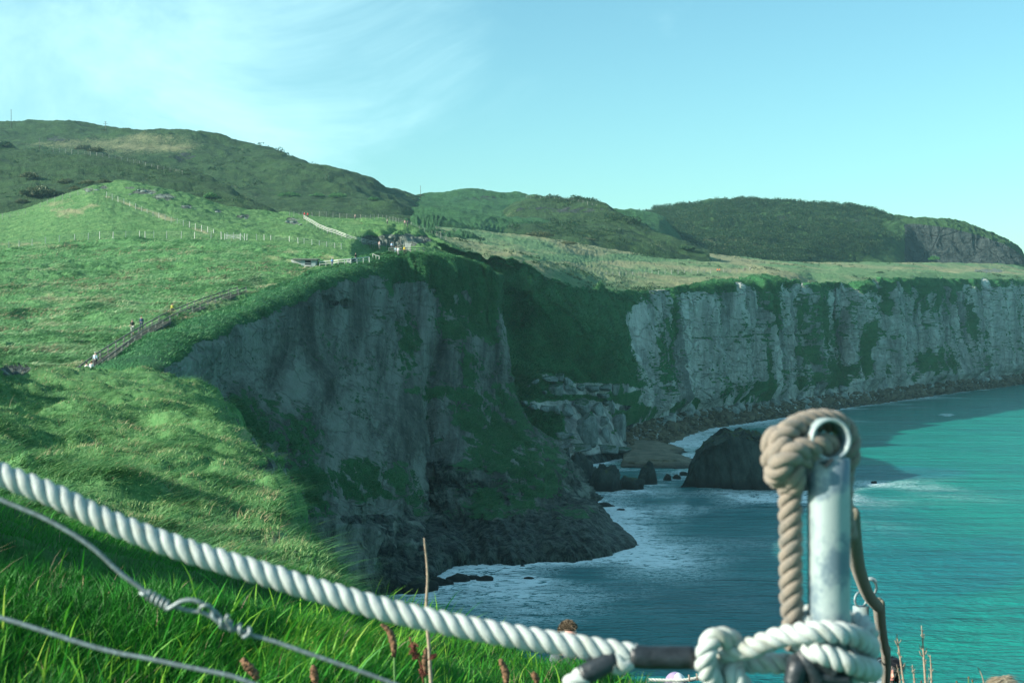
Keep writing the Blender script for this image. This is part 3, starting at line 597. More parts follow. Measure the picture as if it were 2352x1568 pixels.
# ================================================================ surface lookup
_allV = np.concatenate([d['V'].reshape(-1, 3) for d in TERR.values()])
_m = _allV[:, 1] > 1; _allV = _allV[_m]
_ax, _ay = proj(_allV); _m = (_ax > -120) & (_ax < 2480) & (_ay > 200) & (_ay < 1700); _allV = _allV[_m]; _ax = _ax[_m]; _ay = _ay[_m]
_cell = (np.floor(_ax/8).astype(int)+50)*1000+np.floor(_ay/8).astype(int); _o = np.argsort(_cell, kind='stable'); _cs = _cell[_o]
def hit(px, py, tol=5.0, Dmin=0, Dmax=1e9):
    ids = []
    for a in (-1, 0, 1):
        for b in (-1, 0, 1):
            c = (int(px//8)+50+a)*1000+int(py//8)+b
            l, r = np.searchsorted(_cs, c), np.searchsorted(_cs, c+1); ids.append(_o[l:r])
    ids = np.concatenate(ids)
    for tl in (tol, tol*2, tol*4):
        d = np.hypot(_ax[ids]-px, _ay[ids]-py); D = _allV[ids, 1]; k = (d < tl) & (D > Dmin) & (D < Dmax)
        if k.any(): break
    else: return P(px, py, 300)
    Dm = D[k].min(); k2 = k & (D < Dm*1.03+.5); j = ids[k2][np.argmin(d[k2])]
    D = _allV[j, 1]; return P(px, py, D)
# ================================================================ scatter
def blade_mat(name, a, b, c, d, trans=.35):
    m, t = newmat(name); tn = t.attr('tone'); r = t.n('ShaderNodeValToRGB', {0: tn}); cr = r.color_ramp
    cr.elements[0].color = (*a, 1); cr.elements[0].position = 0; cr.elements[1].color = (*b, 1); cr.elements[1].position = .45
    e = cr.elements.new(.8); e.color = (*c, 1); e = cr.elements.new(1.); e.color = (*d, 1)
    p = t.n('ShaderNodeBsdfPrincipled', {'Base Color': r, 'Roughness': .55, 'Specular IOR Level': .3}); tr = t.n('ShaderNodeBsdfTranslucent', {'Color': r})
    t.out(t.n('ShaderNodeMixShader', {0: trans, 1: p, 2: tr}).outputs[0]); return m
def sample(tr, n, mask, seed):
    rg = np.random.default_rng(seed); nv, nu = tr['V'].shape[:2]
    m = mask(tr) if mask else np.ones((nv, nu)); out = []
    u = rg.random(n*4)*(nu-1.001); v = rg.random(n*4)*(nv-1.001); iu = u.astype(int); iv = v.astype(int)
    k = rg.random(n*4) < m[iv, iu]; k = np.flatnonzero(k)[:n]; u, v, iu, iv = u[k], v[k], iu[k], iv[k]; fu = (u-iu)[:, None]; fv = (v-iv)[:, None]
    V = tr['V']; p = (V[iv, iu]*(1-fu)+V[iv, iu+1]*fu)*(1-fv)+(V[iv+1, iu]*(1-fu)+V[iv+1, iu+1]*fu)*fv
    return p, tr['N'][iv, iu], iv, iu, rg
def blades(name, tr, n, L, Wd, lean, mat, mask=None, segs=2, seed=1, tone=None, up=1., cl=1.0, **props):
    p, N, iv, iu, rg = sample(tr, n, mask, seed); n = len(p)
    cn = gn(p*cl, 91); cn2 = gn(p*cl*3.1, 92)
    ln = L*(.55+.8*rg.random(n)+.7*np.clip(cn, -.4, .8)); ln = np.maximum(ln, L*.3)
    wd = Wd*(.6+.8*rg.random(n)); a = rg.random(n)*6.283
    side = np.stack([np.cos(a), np.sin(a), 0*a], -1)
    dirn = np.stack([rg.normal(0, .35, n)+lean[0]+.5*cn, rg.normal(0, .35, n)+lean[1]+.5*cn2, up+0*a], -1)+.5*N
    dirn /= np.linalg.norm(dirn, axis=1)[:, None]
    bend = np.stack([lean[0]+.6*cn+rg.normal(0, .4, n), lean[1]+.6*cn2+rg.normal(0, .4, n), -.35+0*a], -1)
    vs = []
    for s in range(segs+1):
        f = s/segs; c = p-N*.02*L+dirn*(ln*f)[:, None]+bend*(ln*f*f*.55)[:, None]
        w = side*(wd*(1-f**1.5)*.5)[:, None]
        if s < segs: vs += [c-w, c+w]
        else: vs.append(c)
    V = np.stack(vs, 1); nvp = V.shape[1]; base = (np.arange(n)*nvp)[:, None]
    fc = []
    for s in range(segs-1): i = 2*s; fc += [[i, i+1, i+3], [i, i+3, i+2]]
    i = 2*(segs-1); fc.append([i, i+1, i+2])
    Fc = (base[:, None]+np.array(fc)[None]).reshape(-1, 3)
    tn = rg.random(n)*.75+.25*(cn+.3)
    if tone: tn = tone(tn, p, cn, rg)
    T = np.repeat(np.clip(tn, 0, 1)[:, None], nvp, 1)
    me = mesh_np(name, V, Fc, mat, smooth=False, attrs={'tone': T})
    return link(name, me, kind='stuff', **props)
def shrub_geo(c, s, rg, k, tsize, flat=.7):
    n = len(c); d = rg.normal(size=(n, k, 3)); d /= np.linalg.norm(d, axis=2)[..., None]; d[..., 2] = np.abs(d[..., 2])*flat
    r = (.45+.6*rg.random((n, k)))[..., None]; q = c[:, None]+d*r*s[:, None, None]
    a = rg.normal(size=(n, k, 3)); b = rg.normal(size=(n, k, 3)); ts = (tsize*s)[:, None, None] if np.isscalar(tsize) else tsize[:, None, None]
    a *= ts/np.linalg.norm(a, axis=2)[..., None]; b *= ts/np.linalg.norm(b, axis=2)[..., None]
    V = np.stack([q-a*.5-b*.3, q+a*.5-b*.3, q+b*.7], 2).reshape(-1, 3); return V, np.arange(len(V)).reshape(-1, 3)
def scrub(name, tr, n, size, mat, mask, seed=1, k=24, ts=.32, **props):
    p, N, iv, iu, rg = sample(tr, n, mask, seed); n = len(p); s = size*(.35+rg.random(n)**2.5*2.)
    V, Fc = shrub_geo(p, s, rg, k, ts); tn = np.clip(.5*rg.random((n, 1))+.6*rg.random((n, k)), 0, 1)
    me = mesh_np(name, V, Fc, mat, smooth=False, attrs={'tone': np.repeat(tn.reshape(-1), 3)})
    return link(name, me, kind='stuff', **props)
B_near = blade_mat('grass_blade', (.008, .09, .010), (.04, .29, .025), (.22, .46, .04), (.52, .40, .12))
B_hum = blade_mat('turf_blade', (.025, .10, .035), (.08, .25, .08), (.25, .39, .15), (.44, .38, .22))
B_slope = blade_mat('tussock_blade', (.035, .135, .045), (.095, .255, .09), (.27, .43, .22), (.50, .48, .30), .3)
B_dark = blade_mat('cliff_grass_blade', (.022, .125, .042), (.045, .19, .07), (.10, .26, .10), (.20, .28, .15), .25)
B_scrub = blade_mat('scrub_leaf', (.016, .050, .018), (.024, .072, .026), (.04, .09, .035), (.06, .09, .04), .5)
near_m = lambda tr: (tr['V'][..., 1] > 2.2)*1.0
def near_tone(t, p, cn, rg):
    px, py = proj(p)
    y = blob(px, py, 1000, 1490, 420, 70)+.8*blob(px, py, 300, 1510, 600, 60)+.6*blob(px, py, 150, 1190, 170, 40)  # sunlit bands of the turf painted as lighter, yellower blades
    return t*.62+.34*y*rg.random(len(t))-.08
blades('grass', near, 330000, .075, .0030, (.30, .1), B_near, near_m, 3, 5, near_tone, 1.0, 1.2)
blades('grass', near, 5000, .15, .0085, (.15, -.1), B_near, lambda tr: (tr['V'][..., 1] > 2.2)*(.15+blob(tr['px'], tr['py'], 700, 1560, 600, 130)), 4, 6, lambda t, p, cn, rg: .35+.5*rg.random(len(t)), 1.3, 1.2)
hm_ = lambda tr: (tr['at']['rock'] < .5)*np.clip((tr['N'][..., 2]-.62)*5, 0, 1)
blades('grass', hum, 230000, .10, .016, (.4, .1), B_hum, hm_, 2, 7, lambda t, p, cn, rg: rg.random(len(t))*.6+.35*gn(p*.7, 95)+.20+.35*ss(gn(p*1.3, 94), .15, .45), .8, 1.6)
blades('grass', hum, 120000, .32, .014, (.95, .25), B_hum, lambda tr: hm_(tr)*np.clip(ss(gn(tr['V']*np.array([.6, 1.1, 1]), 98), .02, .35), 0.02, 1)*(tr['N'][..., 2] > .62), 3, 71, lambda t, p, cn, rg: rg.random(len(t))*.45+.15+.3*gn(p*1.1, 99), .4, 1.2)
blades('grass', slope, 200000, .5, .11, (.8, .3), B_slope, lambda tr: (tr['V'][..., 1] > 128)*(.25+ss(gn(tr['V']*np.array([.12, .25, .1]), 90), -.2, .3)), 2, 8, lambda t, p, cn, rg: rg.random(len(t))*.45+.55*gn(p*.14, 96)+.32, .35, .25)
blades('grass', mead, 60000, .5, .10, (.5, .2), B_slope, lambda tr: (tr['at']['rock'] < .4)*(.35+.65*(tr['at']['dry'] > .3)), 2, 9, lambda t, p, cn, rg: t*.6+.1+.3*gn(p*.1, 97), .6, .2)
blades('grass', hd, 30000, .7, .10, (.6, .1), B_slope, None, 2, 10, lambda t, p, cn, rg: t*.7+.15, .5, .3)
blades('cliff_grass', ncl, 110000, .45, .10, (.5, -.2), B_dark, lambda tr: np.clip((.42-tr['at']['rock'])*4, 0, 1)*(tr['V'][..., 2] > 3), 2, 11, None, .2, .25)
blades('cliff_grass', far, 130000, .8, .22, (.3, -.2), B_dark, lambda tr: np.clip((.42-tr['at']['rock'])*4, 0, 1)*(tr['V'][..., 2] > 3), 2, 12, None, .3, .15)
tk = list(TERR.keys())
hl = [TERR[k] for k in tk if k.startswith('hill')]; pla = [TERR[k] for k in tk if k.startswith('plateau')][0]
scrub('scrub', hl[0], 2600, 1.7, B_scrub, lambda tr: np.clip((1-ss(tr['px'], 780, 860))*ss(tr['py'], 330, 350)*(.03+2.*np.clip(fbm(tr['V'], .018, 3, 44)-.15, 0, 1)), 0, 1)*(tr['V'][..., 1] < 1000), 21)
scrub('scrub', hl[1], 2500, 1.0, B_scrub, lambda tr: np.clip(fbm(tr['V'], .03, 3, 45)*2, 0, 1), 22)
scrub('scrub', hl[2], 500, .7, B_scrub, lambda tr: (tr['V'][..., 1] > 620)*np.clip(fbm(tr['V'], .02, 3, 46)*3-.5, 0, 1), 23)
scrub('scrub', hl[3], 2600, 1.5, B_scrub, lambda tr: np.clip(1.5*fbm(tr['V'], .025, 3, 47), 0, 1)*(tr['V'][..., 1] < 870), 24)
scrub('scrub', hl[4], 13000, 2.3, B_scrub, lambda tr: np.clip((1-tr['at']['rock']*1.4)*(.12+1.3*blob(tr['px'], tr['py'], 1760, 530, 340, 62, 1.3)+.5*fbm(tr['V'], .02, 3, 48)), 0, 1)*(1-ss(tr['px']+60*gn(tr['V']*.02, 5), 1960, 2080))*(tr['V'][..., 1] < 1170), 25, 66, .19)
scrub('scrub', pla, 2500, .8, B_scrub, lambda tr: np.clip(fbm(tr['V'], .03, 3, 49)*2.4-.5+.8*blob(tr['px'], tr['py'], 1560, 578, 70, 16)+.8*blob(tr['px'], tr['py'], 1960, 608, 120, 7), 0, 1), 26)

B_weed = blade_mat('dead_weed', (.10, .07, .04), (.20, .15, .09), (.34, .27, .17), (.45, .38, .26), .1)
blades('dead_weeds', hum, 1500, .30, .012, (.1, 0), B_weed, lambda tr: hm_(tr)*np.clip(gn(tr['V']*.8, 93)*2+.15, 0, 1), 3, 72, None, 2.0, .5)
blades('dead_weeds', hum, 20000, .10, .020, (.5, 0), B_weed, lambda tr: hm_(tr)*ss(gn(tr['V']*np.array([1., 1.8, 1]), 193), .18, .45), 2, 73, None, .4, 2)
blades('grass', hum, 60000, .07, .018, (.2, 0), B_dark, lambda tr: (tr['N'][..., 2] < .66)*(tr['N'][..., 2] > .1)*(tr['at']['rock'] < .5), 2, 74, None, .3, 1.5)  # darker blades paint shade onto the hummock's steep side
blades('dry_grass', slope, 26000, .6, .12, (.7, .2), B_weed, lambda tr: (tr['V'][..., 1] > 128)*ss(gn(tr['V']*np.array([.11, .2, .1]), 190)+.5*gn(tr['V']*.5, 191), .12, .5), 2, 75, lambda t, p, cn, rg: .3+.7*t, .4, .3)

blades('dry_grass', near, 5000, .10, .0035, (.3, 0), B_weed, near_m, 3, 76, lambda t, p, cn, rg: .25+.75*t, .8, 1.5)
blades('grass', near, 60000, .085, .0030, (-.5, .5), B_near, near_m, 3, 77, near_tone, .6, 2.)
# ================================================================ generic builders
def bm_mesh(name, bm, mat, smooth=True):
    me = bpy.data.meshes.new(name); bm.normal_update(); bm.to_mesh(me); bm.free(); me.materials.append(mat)
    if smooth: me.polygons.foreach_set('use_smooth', np.full(len(me.polygons), True))
    return me
def empty(name, loc=(0, 0, 0), rz=0, **k):
    o = bpy.data.objects.new(name, None); COL.objects.link(o); o.location = loc; o.rotation_euler = (0, 0, rz); o.empty_display_size = .1
    return tag(o, **k)
def resample(pts, n):
    A = np.array([list(p) for p in pts], float)
    if len(A) == 2: return A[0]+(A[1]-A[0])*np.linspace(0, 1, n)[:, None]
    k = np.concatenate([[0], np.cumsum(np.linalg.norm(np.diff(A, axis=0), axis=1)+1e-6)])
    B = hermite(A, k, n*4)
    k = np.concatenate([[0], np.cumsum(np.linalg.norm(np.diff(B, axis=0), axis=1))]); q = np.linspace(0, k[-1], n)
    return np.stack([np.interp(q, k, B[:, i]) for i in range(3)], 1)
def frames(C):
    T = np.gradient(C, axis=0); T /= np.linalg.norm(T, axis=1)[:, None]+1e-12
    n = np.cross(T[0], [0, 0, 1.]); 
    if np.linalg.norm(n) < .1: n = np.cross(T[0], [0, 1., 0])
    n /= np.linalg.norm(n); Ns = [n]
    for i in range(1, len(C)):
        n = Ns[-1]-T[i]*np.dot(Ns[-1], T[i]); n /= np.linalg.norm(n)+1e-12; Ns.append(n)
    Ns = np.array(Ns); return T, Ns, np.cross(T, Ns)
def tube_arr(C, rad, sides, N, B, off=0):
    a = np.arange(sides)*2*math.pi/sides; rad = np.broadcast_to(np.asarray(rad, float), (len(C),))
    V = C[:, None]+rad[:, None, None]*(np.cos(a)[None, :, None]*N[:, None]+np.sin(a)[None, :, None]*B[:, None])
    n = len(C); i = np.arange(n-1)[:, None]*sides; j = np.arange(sides)[None]; j2 = (j+1) % sides
    Q = np.stack([i+j, i+j2, i+sides+j2, i+sides+j], -1).reshape(-1, 4); V = V.reshape(-1, 3)
    # caps
    c0 = len(V); V = np.vstack([V, C[0], C[-1]]); jj = np.arange(sides); k2 = (jj+1) % sides
    caps = np.concatenate([np.stack([jj*0+c0, k2, jj, jj], 1), np.stack([jj*0+c0+1, (n-1)*sides+jj, (n-1)*sides+k2, (n-1)*sides+k2], 1)])
    return V, Q+off, caps+off
def quads_mesh(name, V, Q, caps, mat):
    T = np.concatenate([Q[:, [0, 1, 2]], Q[:, [0, 2, 3]], caps[:, :3]])
    return mesh_np(name, V, T, mat)
def tube(name, pts, rad, mat, parent=None, n=None, sides=10, **k):
    C = resample(pts, n or max(2, len(pts)*6 if len(pts) > 2 else 2)); T, N, B = frames(C)
    if not np.isscalar(rad): rad = np.interp(np.linspace(0, 1, len(C)), np.linspace(0, 1, len(rad)), rad)
    V, Q, cp = tube_arr(C, rad, sides, N, B); me = quads_mesh(name, V, Q, cp, mat)
    return tag(link(name, me, parent), **k)
def rope_mesh(name, pts, diam, mat, pitch=1.75, fuzz=0, seed=0, phase=0.):
    L = np.linalg.norm(np.diff(resample(pts, 200), axis=0), axis=1).sum(); n = int(max(40, L/diam*14)); C = resample(pts, n); T, N, B = frames(C)
    s = np.linspace(0, L, n); Vs, Qs, Cs = [], [], []; off = 0
    for k in range(3):
        a = -s/(pitch*diam)*2*math.pi*-1+k*2*math.pi/3+phase
        O = N*np.cos(a)[:, None]+B*np.sin(a)[:, None]; S = C+O*diam*.255
        T2, N2, B2 = frames(S)
        # squashed strand: wide along the surface
        tn = np.cross(T, O); tn /= np.linalg.norm(tn, axis=1)[:, None]
        ang = np.arange(12)*2*math.pi/12; r = diam*.25*(1+.03*np.sin(s*400+k)+.05*gn(np.stack([s*22+k*9, s*0+seed, s*0], -1), 8))
        V = S[:, None]+(np.cos(ang)[None, :, None]*O[:, None]*.96+np.sin(ang)[None, :, None]*tn[:, None]*1.2)*r[:, None, None]
        _, Q, cp = tube_arr(S, 1, 12, N2, B2); V = np.vstack([V.reshape(-1, 3), S[0], S[-1]])
        Vs.append(V); Qs.append(Q+off); Cs.append(cp+off); off += len(V)
    return quads_mesh(name, np.vstack(Vs), np.vstack(Qs), np.vstack(Cs), mat)
def fibre_mat(name, col, dark, dirt, dsc=40):
    m, t = newmat(name); pos = t.n('ShaderNodeTexCoord').outputs['Object']
    nz = t.noise(pos, dsc, 4); f = t.noise(pos, 1500, 2, .5, sc=(1, 1, .4)); g = t.noise(pos, 600, 3)
    c = t.mix(t.ramp(nz, .5, .75), col, dirt); c = t.mix(t.math('MULTIPLY', t.ramp(f, .4, .7), .5).outputs[0], c, dark)
    b = t.n('ShaderNodeBump', {'Height': t.math('ADD', f, g), 'Strength': .6, 'Distance': .0012})
    t.out(t.n('ShaderNodeBsdfPrincipled', {'Base Color': c, 'Roughness': .8, 'Normal': b, 'Specular IOR Level': .3, 'Sheen Weight': .2}).outputs[0]); return m
def box(bm, c, s, rz=0, M=None):
    r = bmesh.ops.create_cube(bm, size=1)['verts']; bmesh.ops.scale(bm, vec=s, verts=r)
    if rz: bmesh.ops.rotate(bm, cent=(0, 0, 0), matrix=Matrix.Rotation(rz, 3, 'Z'), verts=r)
    bmesh.ops.translate(bm, vec=c, verts=r); return r
def beam(bm, a, b, w, h):
    a, b = Vector(a), Vector(b); d = b-a; L = d.length
    if L < 1e-5: return
    q = d.to_track_quat('X', 'Z').to_matrix(); r = bmesh.ops.create_cube(bm, size=1)['verts']
    bmesh.ops.scale(bm, vec=(L, w, h), verts=r); bmesh.ops.rotate(bm, cent=(0, 0, 0), matrix=q, verts=r); bmesh.ops.translate(bm, vec=(a+b)/2, verts=r)
M_white = fibre_mat('white_rope_fibre', (.50, .545, .53), (.26, .30, .29), (.34, .35, .29), 22)
M_brown = fibre_mat('weathered_rope_fibre', (.27, .225, .18), (.11, .10, .085), (.15, .15, .135), 40)
M_olive = fibre_mat('mossy_rope_fibre', (.19, .17, .12), (.07, .07, .05), (.11, .12, .08), 80)
M_tape = simple('black_tape', (.018, .024, .030), .42, 0, .4, 60, .5, .5)
M_wire = simple('galvanised_wire', (.22, .26, .27), .5, .5, .3, 200, .4)
M_wood = simple('grey_timber', (.22, .235, .21), .85, 0, .35, 3)
M_palewood = simple('pale_timber', (.48, .50, .46), .8, 0, .2, 3)
M_darkwood = simple('damp_timber', (.10, .11, .09), .85, 0, .35, 3)
M_thinwire = simple('fence_wire', (.20, .22, .21), .6, .5, .2, 5)
m, t = newmat('galvanised_steel'); pos = t.n('ShaderNodeTexCoord').outputs['Object']
nz = t.noise(pos, 26, 5, .65); n2 = t.noise(pos, 90, 3); c = t.mix(t.ramp(nz, .42, .60), (.30, .37, .37), (.12, .18, .22)); c = t.mix(t.ramp(t.noise(pos, 14, 4, .7, off=(4, 2, 1)), .62, .72), c, (.10, .14, .17))
b = t.n('ShaderNodeBump', {'Height': n2, 'Strength': .3, 'Distance': .001})
t.out(t.n('ShaderNodeBsdfPrincipled', {'Base Color': c, 'Roughness': t.math('ADD', .42, t.math('MULTIPLY', nz, .2)), 'Metallic': .15, 'Normal': b}).outputs[0]); M_steel = m
# ================================================================ FOREGROUND POST WITH RING
DP = 1.65; px2m = DP/F
def K(u, v, dd=0.0): return P((2700+u/2.352)*.57422, (2300+v/2.352)*.57422, DP-dd)      # from one measured crop
def B1(u, v, dd=0.0): return P((2900+u/2.94)*.57422, (1600+v/2.94)*.57422, DP-dd)
top = P(1903, 1052, DP); base = Vector((P(1906, 1300, DP).x+.004, DP, 35.3))
post = empty('rope_post', base, label='thick galvanised steel tube post with a round ring welded on its top', cat='post')
def rel(p, e): return Vector(p)-e.location
rt = .0243
# tube with plain top; the dark gap is a separate wedge
C = np.array([list(rel(base+(top-base)*f, post)) for f in np.linspace(0, 1, 30)]); T, N, Bn = frames(C)
V, Q, cp = tube_arr(C, rt, 40, N, Bn); me = quads_mesh('tube', V, Q, cp, M_steel); link('tube', me, post)
# ring : short pipe, axis towards the viewer
rc = P(1893, 1008, DP+.006); axd = Vector((.18, -1, .05)).normalized(); ux = axd.cross(Vector((0, 0, 1))).normalized(); uz = ux.cross(axd)
ns = 64; V = []; ro, ri, hl_ = .0248, .0206, .021
for (r, h) in ((ri, -hl_), (ri, hl_), (ri+.0012, hl_+.0012), (ro-.0012, hl_+.0012), (ro, hl_), (ro, -hl_), (ro-.0012, -hl_-.0012), (ri+.0012, -hl_-.0012)):
    for k in range(ns):
        a = 2*math.pi*k/ns; V.append(list(rel(rc+ux*(r*math.cos(a))+uz*(r*math.sin(a))+axd*h, post)))
Fc = [[j*ns+k, j*ns+(k+1) % ns, ((j+1) % 8)*ns+(k+1) % ns, ((j+1) % 8)*ns+k] for j in range(8) for k in range(ns)]
link('ring', mesh_np('ring', np.array(V), np.array(Fc), M_steel), post)
# dark wedge standing in for the shaded gap below the ring
bm = bmesh.new(); q_ = [rel(B1(u, v, .0265), post) for u, v in ((1120, 725), (1285, 690), (1195, 795))]; q2 = [p+Vector((0, .02, 0)) for p in q_]; vs = [bm.verts.new(p) for p in q_+q2]; bm.faces.new(vs[:3]); bm.faces.new(vs[3:][::-1]); [bm.faces.new([vs[i], vs[(i+1) % 3], vs[3+(i+1) % 3], vs[3+i]]) for i in range(3)]; link('dark_wedge', bm_mesh('dark_wedge', bm, simple('gap_dark', (.02, .03, .035), .9), False), post)
# black tape bundle low on the post
tube('tape_wrap', [rel(K(1390, 700, -.004), post), rel(K(1370, 880, -.004), post), rel(K(1350, 1100, -.004), post)], [.031, .037, .040], M_tape, post, n=20, sides=24)
bm = bmesh.new()
for i, (u, v, u2, v2, r) in enumerate(((1180, 720, 1330, 1000, .010), (1150, 800, 1120, 1010, .012), (1100, 955, 1620, 985, .007), (1250, 760, 1500, 900, .010))):
    a_, b_ = rel(K(u, v, .030), post), rel(K(u2, v2, .038), post); C = resample([a_, (a_+b_)/2+Vector((0, -.004, .003)), b_], 12); T, N, Bn = frames(C)
    V, Q, cp = tube_arr(C, r, 12, N, Bn); vs = [bm.verts.new(x) for x in V]
    for q in Q: bm.faces.new([vs[i_] for i_ in q])
link('tape_fold', bm_mesh('tape_fold', bm, M_tape), post)
# ---- white rope
WR = [(-160,1000),(0,1088),(115,1133),(239,1192),(376,1245),(480,1280),(581,1309),(712,1350),(786,1371),(873,1396),(1061,1438),(1222,1467),(1338,1485),(1425,1499),(1462,1504)]
def on(L, D0=DP): return [P(x, y, D0) for x, y in L]
rope = link('handrail_rope', rope_mesh('handrail_rope', on(WR), .0285, M_white, 1.9), label='long white three-strand rope sagging from the left to the steel post', category='rope')
tube('tape_sleeve', [P(1447, 1506, DP-.002), P(1500, 1509, DP-.002), P(1592, 1509, DP-.002)], .0135, M_tape, rope, n=12, sides=28)
tube('tape_sleeve', [P(1412, 1513, DP-.006), P(1375, 1531, DP-.01), P(1336, 1553, DP-.012)], .0122, M_tape, rope, n=10, sides=28)
def wr(name, pts, d=.0255, mat=M_white, ph=0., par=None, pitch=1.75): return link(name, rope_mesh(name, pts, d, mat, pitch, phase=ph), par)
wr('rope_end', [P(1440, 1512, DP-.003), P(1430, 1522, DP-.006), P(1408, 1519, DP-.007)], .027, par=rope)
wr('rope_end', [P(1345, 1548, DP-.012), P(1322, 1563, DP-.013), P(1305, 1578, DP-.013)], .0245, par=rope)
# knot: turn round the standing part, then a long eye round the post
wr('knot', [P(1588, 1508, DP), K(330, 820, .0), K(440, 900, -.02), K(560, 830, -.03), K(560, 680, -.01), K(470, 590, .018), K(370, 590, .024), K(300, 700, .026), K(290, 830, .022), K(340, 960, .014), K(400, 1060, .0), K(480, 1130, -.01)], .026, ph=.6, par=rope)
wr('eye', [K(420, 760, -.01), K(560, 700, .012), K(720, 680, .022), K(900, 610, .028), K(1080, 560, .034), K(1280, 535, .046), K(1480, 530, .046), K(1640, 560, .038), K(1770, 620, .018), K(1830, 690, -.012), K(1720, 760, -.045), K(1480, 700, -.056), K(1280, 650, -.040), K(1190, 640, .0), K(1260, 670, .032), K(1400, 740, .048), K(1560, 800, .048), K(1720, 850, .034), K(1830, 880, .010), K(1850, 900, -.02), K(1700, 920, -.055), K(1400, 880, -.056), K(1150, 850, -.035), K(1000, 830, -.01), K(820, 820, -.012), K(640, 830, -.016), K(560, 860, -.005), K(560, 940, .01), K(640, 1060, .006), K(680, 1150, 0)], .0262, ph=.2, par=rope)
wr('loop', [K(1220, 470, .01), K(1200, 440, -.02), K(1260, 370, -.03), K(1350, 350, -.045), K(1600, 400, -.055), K(1780, 470, -.03), K(1830, 570, -.01)], .024, ph=1.2, par=rope)
# ---- brown rope knotted through the ring
br = link('knotted_rope', rope_mesh('knotted_rope', [K(1130, 640, -.01), K(1125, 560, .0), K(1115, 420, .0), K(1095, 250, .0), K(1090, 60, 0), B1(770, 1500), B1(765, 1250), B1(760, 1100), B1(750, 960, .006), B1(700, 820, .016), B1(640, 660, .022), B1(640, 520, .020), B1(720, 400, .012), B1(860, 300, -.004), B1(1050, 245, -.022), B1(1250, 250, -.036), B1(1400, 330, -.044), B1(1460, 480, -.046), B1(1460, 640, -.046), B1(1400, 780, -.05), B1(1370, 1200, -.058), B1(1430, 1600, -.08)], .0285, M_brown, 1.65, phase=.5),
          label='weathered brown rope knotted through the ring and hanging beside the steel post', category='rope')
link('knot', rope_mesh('knot', [B1(1240, 560, -.02), B1(1200, 520, -.005), B1(1080, 530, .008), B1(930, 570, .016), B1(780, 640, .030), B1(660, 740, .032), B1(600, 840, .016), B1(640, 900, -.012), B1(740, 860, -.028), B1(820, 720, -.026), B1(780, 560, -.020), B1(680, 430, -.010), B1(580, 440, .006), B1(560, 560, .014), B1(560, 700, .010), B1(620, 800, .0)], .029, M_brown, 1.8, phase=1.4), br)
link('turn', rope_mesh('turn', [B1(1120, 640, -.028), B1(1040, 660, .004), B1(920, 700, .012), B1(820, 790, .018), B1(820, 900, .018), B1(800, 1010, .006), B1(770, 1080, -.01)], .0265, M_brown, 1.8, phase=2.2), br)
# ---- the row of posts beyond and the olive rope between them
def small_post(x, ytop, D, r, rz, label, zg):
    tp = P(x, ytop, D); e = empty('rope_post', (tp.x, D, zg), label=label, cat='post', group='posts going down the path')
    tube('tube', [(0, 0, 0), (0, 0, tp.z-zg)], r, M_steel, e, sides=24)
    C = [(math.cos(a)*.024, .0, tp.z-zg+.022+math.sin(a)*.024) for a in np.linspace(0, 2*math.pi, 25)]
    o = tube('ring', C, .0035, M_steel, e, n=40, sides=8); o.rotation_euler = (0, 0, rz); return e
small_post(1977, 1392, 4.4, .0245, .5, 'galvanised post with ring just behind the big ringed post', 34.5)
small_post(2000, 1492, 6.4, .0245, .2, 'galvanised post half hidden behind the rope-wrapped post', 33.9)
small_post(2024, 1532, 8.2, .0245, .2, 'farthest galvanised post with small ring, beside the dark-haired head', 33.1)
tube('shackle', [P(1999+14*math.cos(a), 1348+18*math.sin(a), 4.35+.02*math.sin(a)) for a in np.linspace(-2.6, 2.2, 16)], .0042, M_steel, n=40, sides=8, label='bright bent steel hoop hooked above the olive rope', cat='shackle')
tube('shackle', [P(2000+12*math.cos(a), 1338-2+9*math.sin(a), 4.38) for a in np.linspace(3.0, 6.6, 12)], .004, M_steel, n=30, sides=8, label='small open steel link above the bent hoop', cat='shackle')
ol = link('sagging_rope', rope_mesh('sagging_rope', [P(1952, 1180, 2.55), P(1963, 1263, 3.1), P(1976, 1320, 3.7), P(1997, 1370, 4.2), P(2016, 1392, 4.5)], .036, M_olive, .9), label='olive brown rope slung from the big post down to the second ring', category='rope')
link('sagging_rope', rope_mesh('sagging_rope', [P(2018, 1385, 4.55), P(2022, 1430, 5.1), P(2028, 1470, 5.6), P(2033, 1494, 6.0)], .040, M_olive, .9), label='middle length of olive rope below the bent steel hoop', category='rope')
link('sagging_rope', rope_mesh('sagging_rope', [P(2034, 1488, 6.1), P(2036, 1530, 6.6), P(2034, 1575, 7.2), P(2030, 1620, 7.7)], .042, M_olive, .9), label='lowest length of olive rope crossing the dark-haired face', category='rope')
